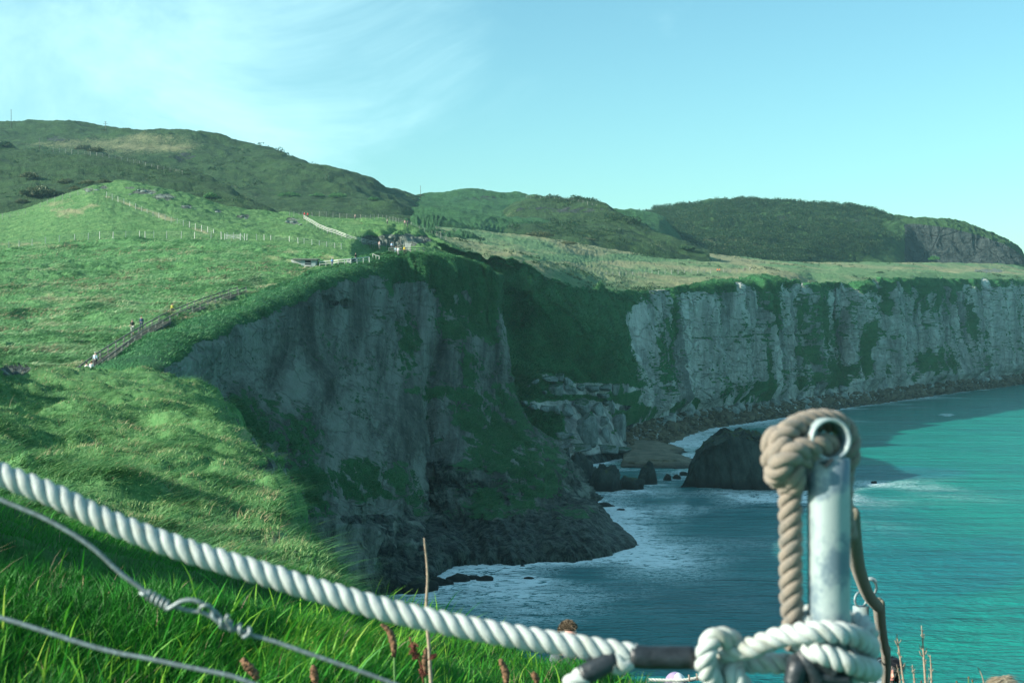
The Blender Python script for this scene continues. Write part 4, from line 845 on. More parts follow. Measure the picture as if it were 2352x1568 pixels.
# ---- wires
def K6(u, v, dd=0): return P((500+u/3.92)*.57422, (2300+v/3.92)*.57422, DP-dd)
W1 = [P(-120, 1085, DP), P(0, 1146, DP), P(120, 1199, DP), P(210, 1255, DP), K6(0, 20), K6(180, 150), K6(370, 290)]
wire = tube('fence_wire', W1, .0027, M_wire, n=80, sides=10, label='slack galvanised wire joined by a twisted splice under the white rope', cat='wire')
tube('wire_strand', [K6(370, 290), K6(480, 370), K6(620, 450), K6(800, 500), K6(1000, 550), K6(1180, 575), K6(1350, 640), K6(1480, 740), K6(1620, 840), K6(1800, 860), K6(1950, 930), K6(2150, 980), K6(2352, 1040), P(700, 1497, DP), P(820, 1538, DP), P(960, 1590, DP)], .0025, M_wire, wire, n=140, sides=10)
def coil(a, b, turns, r, wr_, n=80):
    a, b = np.array(a), np.array(b); d = b-a; L = np.linalg.norm(d); d /= L; s = np.cross(d, [0, 1, 0]); s /= np.linalg.norm(s); q = np.cross(d, s)
    return [Vector(a+d*L*f+(s*math.cos(6.283*turns*f)+q*math.sin(6.283*turns*f))*r) for f in np.linspace(0, 1, n)]
tube('splice_coil', [K6(240, 270, .003), K6(300, 300, .006), *coil(K6(360, 300), K6(680, 480), 4.5, .0045, 0)], .0024, M_wire, wire, n=200, sides=8)
tube('splice_loop', [K6(670, 530, .004), K6(760, 480, .006), K6(880, 410, .006), K6(1020, 385, .006), K6(1150, 410, .006), K6(1240, 460, .005), K6(1330, 490, .004), K6(1370, 560, .003), K6(1390, 660, .004), K6(1480, 730, .004)], .0028, M_wire, wire, n=90, sides=10)
tube('splice_coil', [K6(1300, 470, .004), *coil(K6(1480, 730), K6(1960, 900), 3.2, .0048, 0), K6(1850, 980, .006)], .0026, M_wire, wire, n=200, sides=8)
tube('splice_tail', [K6(1700, 870, .002), K6(1620, 760, .006), K6(1590, 700, .007), K6(1620, 620, .008)], .0026, M_wire, wire, n=30, sides=8)
tube('splice_coil', [K6(1170, 570, .003), K6(1190, 500, .006), K6(1260, 470, .008), K6(1340, 500, .004)], .0024, M_wire, wire, n=30, sides=8)
tube('fence_wire', [P(-120, 1388, DP), P(0, 1418, DP), K6(0, 1240), K6(400, 1310), K6(800, 1400), K6(1200, 1480), K6(1600, 1560), P(620, 1585, DP), P(760, 1640, DP)], .0028, M_wire, n=80, sides=10, label='lower galvanised wire crossing the blades at the bottom left', cat='wire')
# ---- thin rope further down and stalks
tr_ = link('path_rope', rope_mesh('path_rope', [P(1490, 1561, 9), P(1560, 1562, 9), P(1640, 1549, 9), P(1720, 1530, 9), P(1800, 1520, 9), P(1900, 1525, 9), P(1990, 1560, 9)], .026, M_palewood, 2.6), label='thin pale rope beyond the knot, behind the capped head', category='rope')
for x, y in ((1582, 1556), (1600, 1553)):
    tube('twine', [P(x, y-8, 8.97), P(x+2, y+9, 8.96)], .006, M_brown, tr_, sides=6)
M_stalk = simple('dry_stalk', (.30, .235, .17), .8, 0, .35, 60); M_seed = simple('seed_head', (.16, .085, .045), .9, 0, .5, 150, .8); M_dock = simple('dock_seed', (.15, .045, .03), .9, 0, .4, 200, .8); M_gstalk = simple('green_stalk', (.10, .22, .06), .7, 0, .2, 60)
def stalk(pts, r, label, twigs=0, mat=M_stalk, seed=0, D=5., group=None, name='dead_stalk', cat='stalk'):
    rg = random.Random(seed); pts = [Vector(p) for p in pts]; e = empty(name, pts[0], label=label, cat=cat, group=group)
    P_ = [p-pts[0] for p in pts]; tube('stem', P_, [r, r*.8, r*.35], mat, e, n=24, sides=8)
    C = resample(P_, 30)
    for i in range(twigs):
        f = rg.uniform(.25, .95); c = Vector(C[int(f*29)]); L = (pts[-1]-pts[0]).length*rg.uniform(.03, .10); bm = bmesh.new(); s = rg.choice((-1, 1))
        q = [c, c+Vector((s*L*.5, rg.uniform(-.3, .3)*L, L*.5)), c+Vector((s*L*.7, 0, L*1.1))]; Cc = resample(q, 5); T, N, Bn = frames(Cc); V, Q, cp = tube_arr(Cc, [r*.35]*4+[r*.15], 5, N, Bn)
        vs = [bm.verts.new(x) for x in V]
        for qq in Q: bm.faces.new([vs[i_] for i_ in qq])
        link('twig', bm_mesh('twig', bm, mat), e)
    return e
stalk([P(996, 1640, 3.4), P(990, 1568, 3.4), P(985, 1480, 3.4), P(979, 1400, 3.4), P(982, 1320, 3.4), P(974, 1235, 3.4)], .0052, 'tall brittle brown stem standing up across the white rope', 3, seed=3)
def K5(u, v, D): return P((3400+u/3.379)*.57422, (2500+v/3.379)*.57422, D)
for i, (pl_, r, tw, lab) in enumerate((
    ([(745, 900), (700, 600), (665, 350), (632, 110)], .0042, 14, 'bare grey stem just right of the dark-haired head'),
    ([(1030, 900), (1008, 600), (985, 250), (966, 0)], .0048, 18, 'tallest bare twiggy stem against the turquoise water'),
    ([(1095, 900), (1100, 700), (1095, 560), (1084, 400)], .004, 8, 'shorter forked bare stem right of the tallest one'),
    ([(880, 900), (868, 720), (850, 600), (843, 530)], .0034, 9, 'short bent bare stem left of the tallest one'),
    ([(690, 900), (668, 700), (645, 600), (630, 530)], .0024, 5, 'faint thin stem closest to the dark-haired head'),
    ([(1825, 900), (1790, 700), (1760, 620), (1725, 560)], .003, 2, 'leaning thin stem near the blond head'),
    ([(1045, 900), (1060, 720), (1068, 650)], .002, 2, 'small side stem between the two tall bare stems'))):
    stalk([K5(u, v, 5.2) for u, v in pl_], r, lab, tw, seed=10+i, group='bare stems by the water')
def seedhead(stem, head, r, label, mat=M_seed, seed=0, name='plantain'):
    e = empty(name, stem[0], label=label, cat='plantain' if name == 'plantain' else 'seed head', group='brown seed heads in the grass')
    tube('stem', [Vector(p)-e.location for p in stem], .0022, M_gstalk, e, n=16, sides=6)
    C = resample([Vector(p)-e.location for p in head], 22); T, N, Bn = frames(C); rr = .62*r*np.sin(np.linspace(.25, 2.9, 22))**.6*(1+.15*np.sin(np.arange(22)*2.3))
    V, Q, cp = tube_arr(C, rr, 12, N, Bn); V += RNG.normal(0, r*.09, V.shape); link('head', quads_mesh('head', V, Q, cp, mat), e)
def K4(u, v, D=3.): return P((1100+u/2.138)*.57422, (2200+v/2.138)*.57422, D)
seedhead([K4(1030, 1200), K4(1022, 1050), K4(1020, 900)], [K4(1020, 910), K4(1005, 760), K4(960, 670), K4(910, 630)], .0115, 'long curved brown seed head on a green stem, bending left', seed=1)
seedhead([K4(370, 1250), K4(355, 1120)], [K4(352, 1140), K4(335, 1060), K4(330, 980)], .0135, 'stubby brown seed head low in the grass left of the curved one', seed=2)
seedhead([K4(1290, 1250), K4(1292, 1040)], [K4(1292, 1060), K4(1280, 950), K4(1290, 830)], .0095, 'upright tan seed head against the tall brittle stem', seed=3)
seedhead([K4(1990, 1250), K4(1985, 1140)], [K4(1980, 1150), K4(1975, 1060), K4(1925, 930)], .012, 'ragged tapering seed head near the taped rope tail', seed=4)
seedhead([K4(2260, 1200), K4(2245, 1130)], [K4(2245, 1130), K4(2225, 1080), K4(2205, 1040)], .011, 'small tilted brown seed head right beside the taped rope tail', seed=5)
def K7(u, v, D=2.6): return P((500+u/3.92)*.57422, (2300+v/3.92)*.57422, D)
seedhead([K7(2120, 1750), K7(2060, 1600)], [K7(2080, 1620), K7(1950, 1450), K7(1830, 1310)], .013, 'dark drooping seed head between the two wires', seed=6)
e = empty('dock', K4(1270, 1150), label='reddish dock seeds clustered left of the tall brittle stem', cat='dock')
tube('stem', [Vector((0, 0, 0)), K4(1240, 960)-e.location, K4(1180, 830)-e.location, K4(1150, 740)-e.location], .0016, M_dock, e, n=16, sides=6)
rg = np.random.default_rng(4); c = np.array([list(K4(u, v)-e.location) for u, v in [(1180, 850), (1185, 830), (1175, 870), (1200, 905), (1195, 890), (1170, 820), (1205, 915), (1270, 1040), (1280, 1060), (1260, 1030), (1345, 930), (1350, 910)]]); c = np.repeat(c, 3, 0)+rg.normal(0, .003, (36, 3))
V, Fc = shrub_geo(c, np.full(36, .006), rg, 14, .9, 1.); link('seed', mesh_np('seed', V, Fc, M_dock, smooth=False), e)
for u, v, D, lab in ((1603, 690, 5.2, 'taller club-shaped seed head near the blond head'), (1655, 735, 5.2, 'tiny round seed head right of the club-shaped one'), (1442, 752, 5.2, 'pale seed head just above the picture edge by the water'), (962, 748, 5.2, 'dark red seed head under the tallest bare stem')):
    seedhead([K5(u+4, v+170, D), K5(u, v+20, D)], [K5(u, v+34, D), K5(u, v+12, D), K5(u, v-6, D)], .0042, lab, M_dock if u == 962 else M_seed)
# ================================================================ FENCES, STAIRS, SHED
def interp_line(pts, n):
    A = np.array(pts, float); k = np.concatenate([[0], np.cumsum(np.hypot(*np.diff(A, axis=0).T))]); q = np.linspace(0, k[-1], n)
    return np.stack([np.interp(q, k, A[:, 0]), np.interp(q, k, A[:, 1])], 1)
def fence(pts, n, h, label, w=.11, wires=3, mat=M_wood, name='fence', rails=None, railmat=None, Dr=None, lean=.04, group=None, exact=False):
    L = np.array(pts) if exact else interp_line(pts, n); base = []
    for x, y in L:
        b = hit(x, y) if Dr is None else hit(x, y, Dmin=Dr[0], Dmax=Dr[1]); base.append(b)
    # keep distance changes gentle so that the line stays on its slope
    D = np.array([b.y for b in base]); Ds = D.copy()
    for i in range(len(D)):
        Ds[i] = np.median(D[max(0, i-2):i+3])
    base = [P(x, y, d) for (x, y), d in zip(L, Ds)]
    e = empty(name, base[0], label=label, cat='fence', group=group); rg = random.Random(len(L)*7+int(h*10)); tops = []
    proto = None
    for i, b in enumerate(base):
        hh = h*rg.uniform(.92, 1.08)
        if proto is None:
            bm = bmesh.new(); v = box(bm, (0, 0, h/2-.15), (w, w, h+.3)); 
            for q in v:
                if q.co.z > 0: q.co.x *= .8; q.co.y *= .8
            proto = bm_mesh('post', bm, mat, False)
        o = link('post', proto, e, b-base[0]); o.rotation_euler = (rg.uniform(-lean, lean), rg.uniform(-lean, lean), rg.uniform(0, 1)); o.scale = (1, 1, hh/h); tops.append(b+Vector((0, 0, hh)))
    if wires:
        bm = bmesh.new()
        for k in range(wires):
            f = (k+1)/(wires+.3)
            for a, b, ta, tb in zip(base[:-1], base[1:], tops[:-1], tops[1:]): beam(bm, a.lerp(ta, f)-base[0], b.lerp(tb, f)-base[0], .018, .018)
        link('wire', bm_mesh('wire', bm, M_thinwire, False), e)
    for f, wd in (rails or ()):
        bm = bmesh.new()
        for a, b, ta, tb in zip(base[:-1], base[1:], tops[:-1], tops[1:]): beam(bm, a.lerp(ta, f)-base[0]+Vector((0, -w*.6, 0)), b.lerp(tb, f)-base[0]+Vector((0, -w*.6, 0)), .05, wd)
        link('rail', bm_mesh('rail', bm, railmat or mat, False), e)
    return e, base
def R1(*p): return [(u*.3418, 229.7+.3418*v) for u, v in p]
def R2(*p): return [(574.2+.3418*u, 401.9+.3418*v) for u, v in p]
def R7(*p): return [((1100+u/3.36)*.5742, (820+v/3.36)*.5742) for u, v in p]
def R3(*p): return [(1378+.4149*u, 402+.4149*v) for u, v in p]
fence(R1((-10, 995), (60, 985), (128, 978), (215, 970), (305, 960), (398, 945), (502, 938), (593, 930), (670, 924), (760, 922), (845, 920), (938, 918), (975, 918), (1033, 917), (1120, 920), (1218, 922), (1308, 922), (1418, 922), (1487, 925), (1525, 926), (1570, 930), (1615, 934), (1660, 935), (1725, 937), (1775, 940), (1820, 942), (1945, 950), (2003, 962), (2043, 966), (2097, 974), (2145, 978), (2195, 985), (2248, 998), (2293, 1002)), 0, 1.25, 'wire fence with weathered posts along the crest of the tussocky slope', exact=True, Dr=(305, 380), mat=M_palewood, w=.12)
fence(R1((715, 650), (870, 715), (1015, 780), (1155, 825), (1265, 855), (1395, 893), (1435, 908)), 19, 1.5, 'post and wire fence climbing beside the brown earth bank to the knoll', Dr=(300, 470), mat=M_palewood, w=.12)
fence(R1((15, 795), (120, 785), (175, 765), (243, 735), (310, 700), (355, 685), (400, 668), (460, 655), (515, 640), (572, 640), (630, 640)), 13, 1.4, 'fence of spaced posts along the ridge left of the rocky knoll', Dr=(380, 480))
fence(R1((357, 345), (580, 368), (730, 390), (900, 425), (1060, 465), (1225, 500)), 22, 1.7, 'faint fence line running down the shaded spur of the hill', Dr=(480, 720), w=.16)
fence(R2((1855, 153), (1960, 158), (2110, 170), (2240, 188), (2330, 215)), 16, 1.6, 'tiny fence posts on the skyline right of centre', w=.16, Dr=(700, 1050))
fence(R7((197, 150), (255, 140), (322, 165), (370, 145), (500, 150), (595, 143), (695, 152), (780, 155), (872, 163), (965, 172), (1070, 180), (1150, 188), (1220, 195), (1280, 190), (1335, 192), (1390, 180), (1445, 192), (1495, 195), (1547, 215), (1585, 222), (1627, 232), (1662, 240), (1745, 262), (1830, 290), (1940, 345), (2010, 375), (2110, 410), (2170, 420), (2230, 440), (2300, 460)), 0, 1.35, 'long fence following the cliff path over the headland and down the far side', exact=True, Dr=(340, 620))
fence(R7((1165, 520), (1235, 560), (1283, 575), (1333, 582), (1393, 580), (1447, 572), (1495, 565), (1545, 575), (1595, 585), (1645, 585), (1693, 590), (1735, 600), (1775, 605)), 0, 1.9, 'tall posts lining the path near the viewing platform', exact=True, Dr=(280, 400))
fence(R7((385, 205), (430, 235), (475, 262), (520, 285), (560, 315), (600, 335), (655, 355), (705, 385), (760, 395), (830, 420), (893, 445), (958, 468), (1025, 490), (1092, 512), (1165, 522), (1240, 545), (1310, 560), (1370, 570)), 0, 1.5, 'white railing slanting down the headland from the red jackets', name='railing', wires=0, rails=((.45, .09), (.70, .09), (.93, .11)), mat=M_wood, railmat=M_palewood, exact=True, Dr=(300, 470))
fence(R7((1530, 650), (1600, 642), (1700, 640), (1800, 638), (1900, 640), (2000, 642)), 9, 1.1, 'timber rail round the viewing platform at the cliff top', name='railing', wires=0, rails=((.5, .10), (.95, .14)), mat=M_wood, railmat=M_wood, Dr=(270, 330))
fence(R7((600, 830), (705, 822), (825, 805), (980, 800), (1145, 785), (1200, 775), (1270, 765)), 9, 1.0, 'pale timber railing between the concrete hut and the cliff edge', name='railing', wires=0, rails=((.5, .10), (.95, .17)), mat=M_palewood, railmat=M_palewood, Dr=(250, 300), w=.16)
fence(R7((405, 850), (480, 850)), 2, .55, 'short white rail in front of the concrete hut', name='railing', wires=0, rails=((.85, .17),), mat=M_palewood, Dr=(235, 290), w=.16)
fence(R7((1318, 712), (1400, 745)), 3, .9, 'short pale rail at the corner of the path, below the platform', name='railing', wires=0, rails=((.9, .14),), mat=M_palewood, Dr=(255, 300))
fence(R3((0, 556), (150, 552), (300, 546), (500, 541), (640, 540), (730, 536), (830, 533)), 24, 1.2, 'low fence along the brink of the far cliffs by the orange jackets', w=.2, Dr=(400, 700))
# gate in the crest fence
g = hit(552, 551, Dmin=300, Dmax=380); e = empty('gate', g, label='field gate set in the crest fence above the slope', cat='gate')
bm = bmesh.new(); box(bm, (-3.4, 0, .65), (.14, .14, 1.5)); box(bm, (0, 0, .65), (.16, .16, 1.6)); box(bm, (.9, 0, .65), (.14, .14, 1.5)); link('post', bm_mesh('post', bm, M_palewood, False), e)
bm = bmesh.new()
for z in (.35, .6, .85, 1.1): beam(bm, (-3.4, 0, z), (0, 0, z), .05, .07)
beam(bm, (-3.4, .03, 1.1), (0, .03, .35), .04, .07); beam(bm, (0, 0, 1.3), (.9, 0, .2), .05, .08); link('bars', bm_mesh('bars', bm, M_palewood, False), e)
# staircase
M_stair = simple('stair_timber', (.075, .085, .072), .85, 0, .3, 3)
RT_ = [(205, 852), (261, 809), (326, 761), (401, 721), (488, 688), (565, 660)]; LT_ = [(168, 852), (226, 809), (304, 761), (375, 721), (457, 688), (545, 660)]
Rr = interp_line(RT_, 23); Ll = np.stack([np.interp(Rr[:, 1], [p[1] for p in LT_][::-1], [p[0] for p in LT_][::-1]), Rr[:, 1]], 1)
Ds = np.array([hit(x, y+13, Dmin=120, Dmax=300).y for x, y in Rr]); Ds = np.convolve(np.pad(Ds, 3, 'edge'), np.ones(7)/7, 'valid'); Ds = np.maximum.accumulate(Ds)
top_r = [P(x, y, d) for (x, y), d in zip(Rr, Ds)]; top_l = [P(x, y, d) for (x, y), d in zip(Ll, Ds)]
st = empty('staircase', top_r[0]-Vector((0, 0, .8)), label='wooden staircase with handrails climbing the grassy slope', cat='staircase'); o0 = st.location
pm = None
for tops in (top_l, top_r):
    bm = bmesh.new()
    for a, b in zip(tops[:-1], tops[1:]): beam(bm, a-o0, b-o0, .09, .13)
    link('handrail', bm_mesh('handrail', bm, M_stair, False), st)
    bm = bmesh.new()
    for a, b in zip(tops[:-1], tops[1:]): beam(bm, a-o0-Vector((0, 0, .5)), b-o0-Vector((0, 0, .5)), .06, .09)
    link('lower_rail', bm_mesh('lower_rail', bm, M_darkwood, False), st)
    for a in tops:
        if pm is None: bm = bmesh.new(); box(bm, (0, 0, -.55), (.15, .15, 1.3)); pm = bm_mesh('post', bm, M_wood, False)
        link('post', pm, st, a-o0)
bm = bmesh.new(); cl = resample([a-o0 for a in top_l], 170); cr = resample([a-o0 for a in top_r], 170)
for a, b in zip(cl, cr):
    a, b = Vector(a), Vector(b); beam(bm, a-Vector((0, 0, .78)), b-Vector((0, 0, .78)), .30, .07)
link('treads', bm_mesh('treads', bm, M_stair, False), st)
bm = bmesh.new()
for a, b in zip(top_l[:-1], top_l[1:]): beam(bm, a-o0-Vector((-.2, 0, .95)), b-o0-Vector((-.2, 0, .95)), .12, .30)
for a, b in zip(top_r[:-1], top_r[1:]): beam(bm, a-o0-Vector((.1, 0, .95)), b-o0-Vector((.1, 0, .95)), .10, .30)
link('stringer', bm_mesh('stringer', bm, M_darkwood, False), st)
# concrete hut
M_conc = simple('rough_concrete', (.40, .43, .41), .9, 0, .25, 2); M_dk = simple('dark_opening', (.02, .03, .035), .9); M_door = simple('weathered_door', (.26, .34, .34), .8, 0, .2, 4)
b = hit(703, 613, Dmin=230, Dmax=300); s_ = b.y/F; e = empty('hut', b, .0, label='small flat-roofed concrete hut dug into the slope', cat='hut'); Wd = 52*s_; Hh = 16.5*s_
bm = bmesh.new(); v = box(bm, (-Wd*.02, 1.6, Hh/2-.2), (Wd*.92, 3, Hh+.4))
for q in v:
    if q.co.x < -1 and q.co.z > 0: q.co.x -= .9
link('wall', bm_mesh('wall', bm, M_conc, False), e)
bm = bmesh.new(); box(bm, (-Wd*.04, 1.4, Hh+.10), (Wd*1.12, 3.8, .20)); link('roof', bm_mesh('roof', bm, simple('slab_roof', (.16, .17, .16), .9), False), e)
bm = bmesh.new(); box(bm, (Wd*.08, .08, Hh*.45), (Wd*.25, .12, Hh*.86)); link('opening', bm_mesh('opening', bm, M_dk, False), e)
for x in (-.135, .33): bm = bmesh.new(); box(bm, (Wd*x, .06, Hh*.45), (Wd*.17, .14, Hh*.88)); link('door', bm_mesh('door', bm, M_door, False), e)
bm = bmesh.new(); box(bm, (Wd*.08, -.01, Hh*.55), (Wd*.25, .05, .07)); box(bm, (Wd*.08, -.01, Hh*.3), (Wd*.25, .05, .07)); link('bar', bm_mesh('bar', bm, M_door, False), e)
# notice box by the railing
b = hit(802, 607, Dmin=250, Dmax=300); e = empty('notice_board', b, label='squat pale notice board behind the timber railing', cat='notice board')
for x in (-.45, .45): bm = bmesh.new(); box(bm, (x, 0, .4), (.12, .12, 1.1)); link('leg', bm_mesh('leg', bm, M_palewood, False), e)
bm = bmesh.new(); box(bm, (0, -.05, .55), (.8, .08, .7)); link('panel', bm_mesh('panel', bm, M_conc, False), e)
bm = bmesh.new(); box(bm, (0, 0, 1.0), (1.4, .5, .12)); link('roof', bm_mesh('roof', bm, M_palewood, False), e)
# wooden panel at platform
b = hit(937, 577, Dmin=280, Dmax=330); e = empty('panel', b, label='upright slatted timber panel at the right end of the platform fence', cat='panel')
for k in range(6): bm = bmesh.new(); box(bm, (-.5+k*.2, 0, .85), (.13, .06, 1.7)); link('board', bm_mesh('board', bm, M_palewood, False), e)
# skyline poles
def pole(x, y0, y1, D, label, r=.16, cross=None):
    b = P(x, y0, D); t_ = P(x, y1, D); e = empty('utility_pole', b, label=label, cat='pole'); H = t_.z-b.z
    tube('mast', [(0, 0, -2), (0, 0, H)], [r*1.2, r*.9], M_darkwood, e, sides=8)
    for z, w_ in cross or (): bm = bmesh.new(); beam(bm, (-w_, 0, H-z), (w_, 0, H-z), .16, .16); link('crossarm', bm_mesh('crossarm', bm, M_darkwood, False), e)
pole(25.6, 292, 252, 940, 'tall bare pole on the skyline at the far left', .17, ((.3, .5),))
pole(242.5, 298, 279, 930, 'telegraph pole with crossarms beside a skyline bush', .17, ((.4, .9), (1.5, 1.4)))
pole(966, 450, 427, 990, 'slim pole on the skyline near the middle of the picture', .15, ((.2, .5),))
pole(91, 338, 316, 700, 'slim dark pole standing on the scrubby spur', .12)
# ================================================================ BUSHES
M_bush = {k: blade_mat('bush_leaf_'+k, *v, .15) for k, v in dict(olive=((.03, .045, .02), (.065, .095, .04), (.12, .15, .07), (.17, .17, .10)), dark=((.008, .035, .014), (.018, .07, .028), (.04, .11, .04), (.06, .12, .05)), bright=((.02, .09, .025), (.045, .17, .045), (.09, .24, .07), (.13, .26, .08)), brown=((.10, .085, .05), (.20, .17, .10), (.32, .28, .17), (.40, .36, .24))).items()}
BU = [(8, 340, 26, 15, 'dark', 'dark bush at the left edge below the skyline'), (195, 345, 26, 13, 'olive', 'olive bush on the shaded hillside, left one of the pair by the spur fence'), (222, 350, 22, 12, 'olive', 'olive bush on the shaded hillside, right one of the pair by the spur fence'),
 (68, 410, 24, 15, 'olive', 'round grey-green bush above the widest thicket'), (150, 422, 22, 12, 'olive', 'grey-green bush left of the rocky knoll'), (92, 452, 50, 24, 'olive', 'widest grey-green thicket in the hollow at the left'), (52, 466, 17, 10, 'olive', 'small bush at the foot of the widest thicket'), (174, 437, 18, 10, 'olive', 'low bush touching the left end of the knoll'), (200, 424, 22, 11, 'olive', 'bush behind the left end of the knoll'), (239, 421, 24, 9, 'olive', 'flat bush just behind the knoll top'),
 (484, 456, 16, 13, 'bright', 'light green bush in the dark gully behind the knoll'), (665, 452, 30, 11, 'bright', 'broad light green bush on the green terrace'), (776, 454, 26, 11, 'bright', 'pale green bush in the middle of the terrace row'), (728, 452, 20, 8, 'bright', 'small green bush between two broader ones on the terrace'), (859, 461, 13, 10, 'bright', 'round bright green bush at the right end of the terrace row'), (234, 299, 12, 4, 'dark', 'low dark bush on the skyline at the telegraph pole'), (392, 308, 8, 4, 'dark', 'tiny bush on the crest of the big hill'), (851, 424, 7, 5, 'dark', 'tiny rounded bush on the falling skyline'),
 (912, 594, 34, 12, 'brown', 'brown twiggy bush on the headland below the platform'), (1240, 545, 40, 13, 'olive', 'grey-green thicket at the foot of the shaded nose'), (1302, 562, 26, 9, 'olive', 'thicket trailing right from the foot of the nose'), (1350, 553, 22, 8, 'olive', 'bush high on the foot of the shaded nose'), (1577, 574, 26, 10, 'dark', 'dark thicket on the pale field strip'), (1480, 584, 9, 5, 'dark', 'single small round bush in the field'), (2146, 598, 13, 10, 'bright', 'yellow-green tree at the foot of the basalt face'), (2021, 628, 12, 5, 'dark', 'dark bush on the far cliff top')]
for i, (x, y, w_, h_, mt, lab) in enumerate(BU):
    b = hit(x, y); s_ = b.y/F; rg = np.random.default_rng(i+50); e = empty('bush', b, label=lab, cat='bush'); n = int(26+w_*2.2)
    a = rg.random(n)*6.283; r = np.sqrt(rg.random(n)); c = np.stack([np.cos(a)*r*w_*s_*.85, np.sin(a)*r*w_*s_*.5, .15*h_*s_+(1-r*r)*h_*s_*.7*rg.random(n)], 1)
    V, Fc = shrub_geo(c, np.full(n, h_*s_*.42)*(.6+.7*rg.random(n)), rg, 26, .42, .9); tn = np.clip(.35*rg.random((n, 1))+.65*rg.random((n, 26)), 0, 1)
    link('foliage', mesh_np('foliage', V, Fc, M_bush[mt], smooth=False, attrs={'tone': np.repeat(tn.reshape(-1), 3)}), e)
    bm = bmesh.new(); [beam(bm, (0, 0, -.5), (k_*w_*s_*.3, 0, h_*s_*.6), .12, .12) for k_ in (-1, 0, 1)]; link('stem', bm_mesh('stem', bm, M_darkwood, False), e)
# ================================================================ ROCKS
def rock_mesh(name, size, seed, sub=3, mat=None, cuts=9, rough=.12, sc=(1, 1, 1), boxy=0):
    bm = bmesh.new(); bmesh.ops.create_icosphere(bm, subdivisions=sub, radius=1); V = np.array([v.co[:] for v in bm.verts]); rg = np.random.default_rng(seed)
    if boxy: V = V/(np.abs(V)**boxy).sum(1)[:, None]**(1/boxy)
    for k in range(cuts):
        d = rg.normal(size=3); d /= np.linalg.norm(d); c = rg.uniform(.55, .85); m_ = V@d; V = V-np.outer(np.maximum(0, m_-c), d)*.92
    n = V/np.linalg.norm(V, axis=1)[:, None]; V = V+n*(rough*fbm(V+seed*3.1, 1.6, 4, seed % 50, sc))[:, None]+n*(rough*.5*ridge(V+seed, 3.5, 2, 5, sc))[:, None]
    V = V*np.array(size)
    for v, q in zip(bm.verts, V): v.co = q
    return bm_mesh(name, bm, mat)
def rock_mat(name, a, b, wetz=None, veg=None, sc=1.):
    m, t = newmat(name); g = t.n('ShaderNodeNewGeometry'); pos = g.outputs['Position']
    n1 = t.noise(pos, .5*sc, 6, .7, sc=(1, 1, .5)); n2 = t.noise(pos, 2.5*sc, 5, .7); c = t.mix(t.ramp(n1, .35, .65), a, b); c = t.mix(t.math('MULTIPLY', t.ramp(n2, .5, .75), .5).outputs[0], c, tuple(x*.4 for x in a))
    if veg: c = t.mix(t.ramp(t.math('ADD', t.n('ShaderNodeSeparateXYZ', {0: g.outputs['Normal']}).outputs[2], t.math('MULTIPLY', t.math('SUBTRACT', n1, .5), 1.5)).outputs[0], .75, 1.0), c, veg)
    if wetz: c = t.mix(t.ramp(t.math('ADD', t.n('ShaderNodeSeparateXYZ', {0: pos}).outputs[2], t.math('MULTIPLY', n2, 1.)).outputs[0], wetz+1.2, wetz*.4), c, (.008, .012, .011))
    b_ = t.n('ShaderNodeBump', {'Height': t.math('ADD', n1, t.math('MULTIPLY', n2, .6)), 'Strength': 1., 'Distance': .5/sc})
    t.out(t.n('ShaderNodeBsdfPrincipled', {'Base Color': c, 'Roughness': .8, 'Normal': b_, 'Specular IOR Level': .3}).outputs[0]); return m
M_black = rock_mat('sea_worn_basalt', (.010, .022, .022), (.050, .075, .066), 2.2, (.05, .085, .035)); M_lime = rock_mat('pale_limestone', (.16, .20, .185), (.34, .39, .36)); M_block = rock_mat('bedded_limestone', (.09, .13, .12), (.25, .31, .29), None, (.02, .08, .03), 1.4); M_tan = rock_mat('weedy_boulder', (.075, .070, .045), (.17, .15, .095)); M_shelf = rock_mat('tan_rock_shelf', (.11, .11, .075), (.22, .20, .14), .8, None, .5)
RL = {0: 'low dark rock ', 3: ''}
RN = ['small black rock awash off the foot of the dark headland', 'black rock awash in the surf, nearest the camera', 'broad wet rock in foam at the near cliff foot', 'low rock beside the broad wet one in the foam', 'small flat rock alone in the inner bay', 'long low reef at the foot of the dark buttress', 'small black rock just off the tip of the dark headland', 'tiny rock in a ring of foam right of the post', 'big craggy dark sea stack running behind the knotted rope and steel post', 'jagged black crag at the seaward tip of the inner point', 'black crag second from the tip of the inner point', 'broad black crag in the middle of the inner point', 'black buttress where the green slope meets the inner bay', 'rounded dark stump behind the headland crest', 'small black rock left of the sea stack', 'tiny black rock at the shelf edge', 'weedy reef trailing below the rounded stump', 'black crag at the foot of the green gully', 'wet slab under the near cliff', 'weed-covered slab where near cliff enters the sea', 'dark foot of the near cliff behind the grass', 'tiny round rock in the headland foam', 'small rock between shelf and stack']
